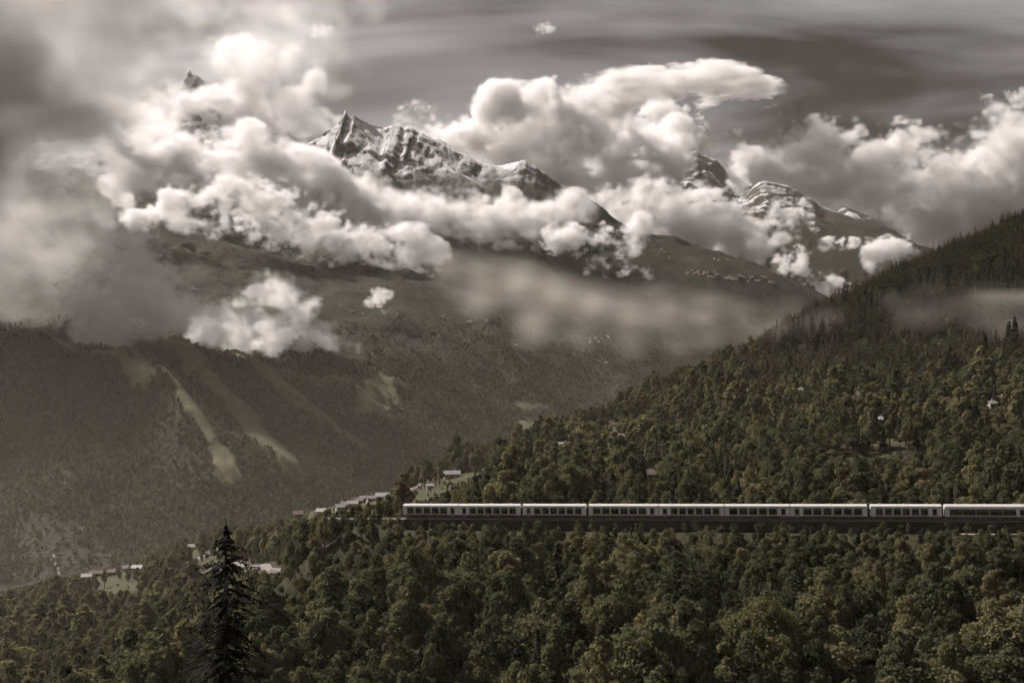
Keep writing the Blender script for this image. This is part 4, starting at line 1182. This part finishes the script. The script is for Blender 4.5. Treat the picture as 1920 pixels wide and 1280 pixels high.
def cloud(name, label, puffs, d, vox, dens, seed, edge=60, rough=0.6, cell=0.0, billow=0.4, flat=1.0, thick=1.0, gain=0.7, octs=6, wisp=0.7, soft=0.9, halo=0.05, margin=0.0, st=(1.15, 1, 0.9), mat_col=(0.995, 0.985, 0.98), aniso=0.3, hollow=0.0):
    """puffs: (px, py, radius px[, distance offset m[, vertical squash]]) around distance d; one drifting bank = one object.
    edge: metres over which the density builds up; rough: displacement as a share of the puff radius"""
    rng = np.random.default_rng(seed)
    P = []
    for p in puffs:
        px, py, r = p[:3]; off = p[3] if len(p) > 3 else 0.0; sq = p[4] if len(p) > 4 else flat
        c = at(px, py, d + off); rm = r / F * (d + off)
        P.append((c.x, c.y, c.z, rm, sq))
    P = np.array(P)
    pad = 1.0 + max(rough * 0.9, margin)
    lo = [float((P[:, i] - P[:, 3] * pad * (P[:, 4] if i == 2 else thick if i == 1 else 1)).min()) for i in range(3)]
    hi = [float((P[:, i] + P[:, 3] * pad * (P[:, 4] if i == 2 else thick if i == 1 else 1)).max()) for i in range(3)]
    sh = [max(8, int((h - l) / vox)) for l, h in zip(lo, hi)]
    ax = [np.linspace(l, h, n, dtype=np.float32) for l, h, n in zip(lo, hi, sh)]
    f = np.full(sh, -1.0e4, np.float32)
    for x, y, z, r, sq in P:
        sl = []
        for i, (c, s) in enumerate(((x, 1.0), (y, thick), (z, sq))):
            e = r * s * pad * 1.02
            i0, i1 = np.searchsorted(ax[i], (c - e, c + e)); sl.append(slice(max(0, i0 - 1), i1 + 1))
        q = np.sqrt(((ax[0][sl[0]] - x)[:, None, None]) ** 2 + (((ax[1][sl[1]] - y) / thick)[None, :, None]) ** 2 + (((ax[2][sl[2]] - z) / sq)[None, None, :]) ** 2)
        blk = f[sl[0], sl[1], sl[2]]
        b = (r - q)
        m = np.maximum(blk, b); k = r * 0.6                       # smooth union
        hh = np.clip(1 - np.abs(blk - b) / k, 0, 1)
        f[sl[0], sl[1], sl[2]] = m + hh * hh * k * 0.25
    rmean = float(np.median(P[:, 3]))
    cl = (cell if cell else rmean * 1.5) / vox
    f += rough * rmean * fbm3(sh, cl, octs, rng, gain, billow, st) - np.clip(-f - 0.30 * rmean, 0, None) * 1.5
    # nothing may touch the grid's faces
    fade = 1.0
    for i in range(3):
        n = sh[i]; e = np.minimum(np.arange(n), np.arange(n)[::-1]) / max(3.0, 0.06 * n)
        s_ = [1] * 3; s_[i] = n; fade = fade * np.clip(e, 0, 1).reshape(s_).astype(np.float32)
    el = edge * np.exp(np.clip(soft * vnoise(sh, cl * 1.3, rng), -1.1, 1.5))
    D = np.clip(f / el, 0, 1) * fade
    D = D * (0.35 + 0.65 * D)
    if halo: D = D + halo * np.clip((f + 0.30 * rmean) / (0.6 * rmean), 0, 1) ** 1.5 * fade
    if wisp: D = D * np.clip(0.85 + wisp * fbm3(sh, cl * 0.45, 4, rng, 0.65, 0.0, st), 0.03, 1.5)
    D[D < 0.004] = 0
    mat, pv = volume_mat(name + '_air', mat_col, dens, aniso)
    o = volume_object(name, D.astype(np.float32), lo, hi, mat)
    tag(o, label, kind='stuff')
    print('cloud', label[:30], sh, int(np.prod(sh) / 1e3), 'k', round(time.time() - T0, 1))
    return o

# low haze layer added to lift the near dark tones, thinning out with height
def low_haze():
    lo, hi = (-2600.0, -350.0, -490.0), (2400.0, 3000.0, 420.0)
    sh = (36, 24, 10)
    rng = np.random.default_rng(55)
    z = np.linspace(lo[2], hi[2], sh[2]).astype(np.float32)[None, None, :]
    y = np.linspace(lo[1], hi[1], sh[1]).astype(np.float32)[None, :, None]
    x = np.linspace(lo[0], hi[0], sh[0]).astype(np.float32)[:, None, None]
    n = fbm3(sh, 5.0, 2, rng, 0.5)
    D = np.clip((60 + 50 * n - z) / 160, 0, 1) * (0.84 * np.clip((1350 - y) / 600, 0, 1) + 0.16 * np.clip((2950 - y) / 800, 0, 1)) * np.clip((2550 + x) / 600, 0, 1) * np.clip((2350 - x) / 600, 0, 1) * np.clip(0.9 + 0.35 * n, 0.4, 1.4)
    D = D * np.clip((z + 490) / 40, 0, 1) * np.clip((y + 350) / 150, 0, 1)
    mat, pv = volume_mat('low_haze_air', (0.97, 0.88, 0.75), 0.95e-4, 0.3)
    o = volume_object('mist', D.astype(np.float32), lo, hi, mat)
    tag(o, 'thin tan haze layer added to lift the dark tones of the near valley', kind='stuff')
low_haze()

# the banks, from the far side of the valley to the near side
cloud('cloud_bank', 'towering bright cumulus bank behind the mountain ridge',
      [(770, 275, 50), (800, 258, 50), (860, 275, 66), (925, 268, 70), (985, 270, 66), (1050, 262, 72), (1110, 240, 60), (1112, 210, 34), (1180, 262, 66), (1250, 262, 56, 3600), (1290, 265, 46, 3600), (1315, 285, 30, 3600), (1235, 262, 44, 500),
       (960, 330, 70), (1060, 330, 80), (1140, 330, 85), (1200, 350, 80), (1170, 420, 70, -300), (1100, 390, 60, 0), (1190, 300, 50, -300)],
      9000, 15, 0.012, 11, edge=80, rough=0.5, thick=1.0)
cloud('cloud_bank', 'tall grey-cored cumulus bank over the right ridge',
      [(1385, 305, 44), (1430, 300, 50), (1490, 275, 46), (1540, 282, 48), (1595, 280, 44), (1500, 320, 60), (1570, 330, 70), (1640, 310, 58), (1660, 290, 46), (1710, 295, 55), (1770, 312, 56), (1830, 320, 62),
       (1860, 280, 56, -200), (1910, 275, 60, -200), (1960, 270, 80, -200), (1690, 370, 70), (1770, 380, 80), (1850, 390, 90), (1940, 390, 100), (1620, 370, 60), (1720, 440, 60), (1800, 460, 70), (1890, 440, 70),
       (1700, 490, 38), (1660, 480, 30), (1760, 480, 50)],
      13200, 21, 0.0075, 12, edge=130, rough=0.5, thick=1.0)
cloud('cloud_bank', 'billowing white cloud bank filling the gap between the two mountains',
      [(1190, 395, 50), (1240, 405, 55), (1250, 375, 40), (1300, 405, 50), (1350, 425, 50), (1300, 440, 50), (1390, 445, 50), (1430, 468, 40), (1450, 445, 32), (1350, 395, 30), (1380, 350, 24, 800), (1395, 315, 30, 1800), (1190, 440, 40), (1240, 445, 45), (1470, 485, 26), (1140, 405, 46), (1310, 375, 24, 700)],
      7600, 13, 0.014, 13, edge=60, rough=0.6)
cloud('cloud_bank', 'soft cloud shrouding the left peak with a crisp right edge',
      [(598, 205, 44), (620, 250, 36), (570, 245, 64), (510, 235, 70), (560, 180, 42), (585, 155, 26), (480, 210, 66), (450, 260, 76), (540, 290, 64), (605, 290, 40), (470, 120, 66, 200), (380, 270, 76), (540, 110, 50, 200), (420, 220, 56), (400, 190, 30, -300), (330, 215, 50, -500), (300, 240, 60, -500)],
      6900, 13, 0.0055, 14, edge=110, rough=0.5)
cloud('cloud_bank', 'collar of cloud leaving only the tip of the left peak clear',
      [(330, 212, 36), (372, 214, 38), (415, 208, 36), (300, 235, 50), (360, 245, 52), (430, 245, 52), (325, 180, 18), (465, 200, 44), (400, 186, 16), (440, 175, 26), (300, 190, 34)],
      6850, 12, 0.014, 35, edge=70, rough=0.4)
cloud('cloud_bank', 'long bright cloud bank lying across the snowy mountain',
      [(230, 295, 56), (280, 275, 50), (330, 290, 56), (390, 295, 60), (450, 300, 60), (510, 320, 60), (570, 340, 58), (630, 360, 60), (690, 378, 60), (740, 405, 64), (800, 415, 66), (860, 412, 66), (920, 418, 62), (980, 430, 58), (1030, 418, 44), (1070, 405, 34), (1100, 405, 26),
       (260, 335, 42), (480, 350, 40), (560, 390, 50), (620, 410, 60), (700, 440, 64), (780, 460, 60), (860, 465, 62), (940, 465, 60), (1000, 465, 48), (900, 495, 46), (960, 495, 50), (830, 480, 44), (880, 440, 60), (1010, 440, 52), (1040, 470, 36), (650, 390, 56), (760, 430, 60)],
      5500, 10, 0.016, 15, edge=45, rough=0.42, soft=0.7)
cloud('cloud_bank', 'lower ragged cloud bank with turrets under the long bright bank',
      [(450, 408, 30), (490, 408, 34), (535, 404, 38), (575, 400, 32), (520, 435, 38), (570, 440, 44), (620, 445, 46), (660, 455, 42), (710, 470, 42), (760, 480, 40), (470, 432, 28), (590, 462, 32), (800, 485, 38), (640, 478, 32), (690, 492, 28), (335, 388, 32), (295, 395, 28), (360, 405, 26), (400, 440, 14), (440, 425, 24), (250, 400, 30), (380, 380, 30), (420, 370, 34), (470, 370, 36), (520, 375, 36)],
      4900, 8, 0.019, 16, edge=38, rough=0.65)
cloud('cloud_bank', 'ragged cumulus with twin turrets drifting over the wooded flank',
      [(510, 530, 30), (480, 560, 34), (525, 565, 40), (560, 590, 40), (500, 605, 44), (540, 625, 42), (590, 628, 36), (630, 645, 28), (655, 650, 20), (470, 612, 34), (600, 582, 18), (430, 602, 34), (480, 640, 28), (390, 602, 28), (560, 650, 34), (420, 622, 42), (590, 655, 30), (380, 615, 38), (450, 645, 34), (520, 650, 36)],
      3150, 6, 0.026, 17, edge=32, rough=0.5)
cloud('cloud_bank', 'pale broken cloud beside the great fog bank above the valley',
      [(230, 500, 56), (270, 495, 42), (300, 525, 46), (340, 525, 36), (370, 510, 24), (250, 560, 66), (310, 585, 54), (355, 575, 42), (280, 620, 46), (220, 620, 54), (335, 612, 36), (385, 562, 22), (398, 505, 18), (180, 560, 70), (240, 450, 50), (215, 650, 40), (410, 590, 30), (170, 630, 46)],
      2850, 6, 0.016, 18, edge=36, rough=0.5)
cloud('fog_bank', 'heavy smoke-grey cloud mass filling the upper left corner',
      [(-360, 60, 260), (-330, 330, 250), (-160, 100, 230), (40, 40, 180), (-120, 300, 190), (80, 210, 140), (180, 130, 120), (235, 105, 80), (275, 160, 74), (306, 160, 48), (190, 250, 96), (240, 20, 110), (130, 310, 90), (250, 240, 70), (120, -60, 160), (290, -30, 110)],  # far left puffs are unseen, added to keep sunlight off the mass
      3050, 16, 0.028, 19, edge=240, rough=0.33, cell=260, billow=0.4, thick=0.8, wisp=0.4, soft=0.3)
cloud('fog_bank', 'soft luminous fog bank over the left end of the valley',
      [(-160, 440, 210), (0, 420, 150), (90, 460, 140), (-20, 570, 100), (60, 575, 76), (160, 430, 96), (180, 515, 60), (210, 370, 70), (40, 290, 100), (150, 300, 86)],
      3500, 16, 0.0065, 34, edge=200, rough=0.33, cell=300, billow=0.4, thick=0.6, wisp=0.4, soft=0.3)
cloud('cloud_veil', 'thin high veil of cloud trailing above the left peak',
      [(350, 30, 110), (430, 70, 100), (500, 40, 110), (560, 90, 90), (620, 30, 90), (420, 130, 70)],
      8200, 45, 0.0013, 33, edge=260, rough=0.5, billow=0.1, cell=420)
cloud('mist', 'soft mist veil filling the valley head below the mountain village',
      [(840, 500, 50), (900, 515, 60), (970, 530, 66), (1040, 550, 66), (1110, 570, 66), (1180, 585, 66), (1250, 590, 66), (1320, 595, 62), (1390, 600, 56), (1450, 602, 48), (1500, 602, 36), (1000, 600, 56), (1090, 630, 56), (1180, 645, 56), (1270, 650, 50), (900, 560, 54), (1230, 545, 40), (1330, 630, 46), (1420, 620, 44), (1480, 590, 40), (1000, 620, 56)],
      3600, 20, 0.026, 20, soft=0.1, wisp=0.22, st=(3.2, 2.5, 0.9), halo=0.0, margin=0.4, edge=330, rough=0.16, billow=0.2, mat_col=(0.98, 0.93, 0.86), cell=190)
cloud('cloud_scrap', 'torn cloud scraps curling below the gap between the mountains',
      [(1090, 470, 18), (1110, 452, 18), (1130, 445, 22), (1160, 455, 18), (1190, 442, 24), (1202, 422, 18), (1180, 460, 16), (1110, 485, 16), (1140, 502, 13), (1175, 509, 14), (1210, 511, 13), (1100, 505, 14), (1050, 450, 32), (1075, 440, 24)],
      5200, 6, 0.03, 21, edge=28, rough=0.75)
cloud('cloud_scrap', 'low trail of torn cloud above the wooded ridge',
      [(1490, 500, 20), (1510, 515, 17), (1530, 525, 17), (1545, 540, 18), (1570, 545, 18), (1600, 548, 17), (1500, 480, 16), (1555, 522, 12), (1470, 490, 22)],
      7000, 7, 0.03, 22, edge=28, rough=0.75)
cloud('cloud_scrap', 'small flat cloud floating alone before the far dark slope',
      [(1555, 456, 15), (1575, 453, 16), (1597, 457, 11)], 8300, 7, 0.03, 23, edge=30, rough=0.7, flat=0.7)
cloud('cloud_scrap', 'torn puff hanging on the shoulder of the far peak',
      [(1470, 407, 22), (1490, 402, 24), (1510, 410, 18), (1450, 417, 16), (1527, 427, 10)], 8600, 8, 0.026, 24, edge=34, rough=0.7)
cloud('cloud_scrap', 'white puff against the dark wooded slope near the skyline trees',
      [(1640, 477, 22), (1665, 472, 26), (1695, 472, 30), (1660, 497, 20), (1695, 507, 22)], 8400, 9, 0.024, 25, edge=40, rough=0.6)
cloud('cloud_scrap', 'single small white wisp beside the twin turreted cloud',
      [(705, 560, 15), (720, 556, 17), (718, 572, 12), (735, 577, 8)], 3800, 4.5, 0.03, 26, edge=22, rough=0.75)
cloud('cloud_sheet', 'flat streaked altocumulus sheet above the cumulus tops',
      [(1080, 185, 34), (1130, 178, 44), (1190, 168, 46), (1250, 160, 46), (1310, 150, 42), (1360, 158, 34), (1400, 178, 28), (1440, 175, 22), (1330, 185, 38), (1240, 195, 44), (1160, 205, 44)],
      14200, 18, 0.007, 27, st=(2.6, 2, 0.6), edge=90, rough=0.75, flat=0.42, billow=0.2, thick=2.0, cell=330)
cloud('cloud_sheet', 'thin flat cloud at the right edge of the sky', [(1860, 178, 20), (1890, 176, 24), (1930, 178, 28), (1915, 196, 16)], 14200, 15, 0.007, 28, edge=80, rough=0.6, flat=0.45, billow=0.2)
cloud('cloud_puff', 'tiny lone cloud high in the grey sky, near its centre', [(1008, 56, 11), (1022, 53, 14), (1034, 57, 10)], 12800, 10, 0.005, 29, edge=60, rough=0.6)
cloud('cloud_puff', 'tiny faint lone cloud high in the grey sky, above the peak', [(590, 57, 11), (605, 54, 13), (617, 57, 10)], 12800, 10, 0.006, 30, edge=70, rough=0.6)
cloud('mist', 'thin mist drifting across the dark ridge at the far right',
      [(1690, 590, 40), (1740, 560, 54), (1790, 570, 60), (1850, 590, 60), (1910, 600, 66), (1960, 600, 70), (1880, 640, 50), (1930, 660, 50), (1730, 590, 46)],
      780, 6.5, 0.045, 31, soft=0.4, st=(2.2, 2, 0.8), edge=60, rough=0.4, billow=0.2, mat_col=(0.98, 0.93, 0.87))
cloud('mist', 'faint mist patch clinging to the ridge trees at mid slope',
      [(1460, 625, 40), (1510, 622, 42), (1550, 612, 42), (1530, 645, 36), (1580, 602, 30)],
      1000, 7, 0.026, 32, soft=0.4, st=(2.2, 2, 0.8), edge=55, rough=0.4, billow=0.2, mat_col=(0.98, 0.93, 0.87))
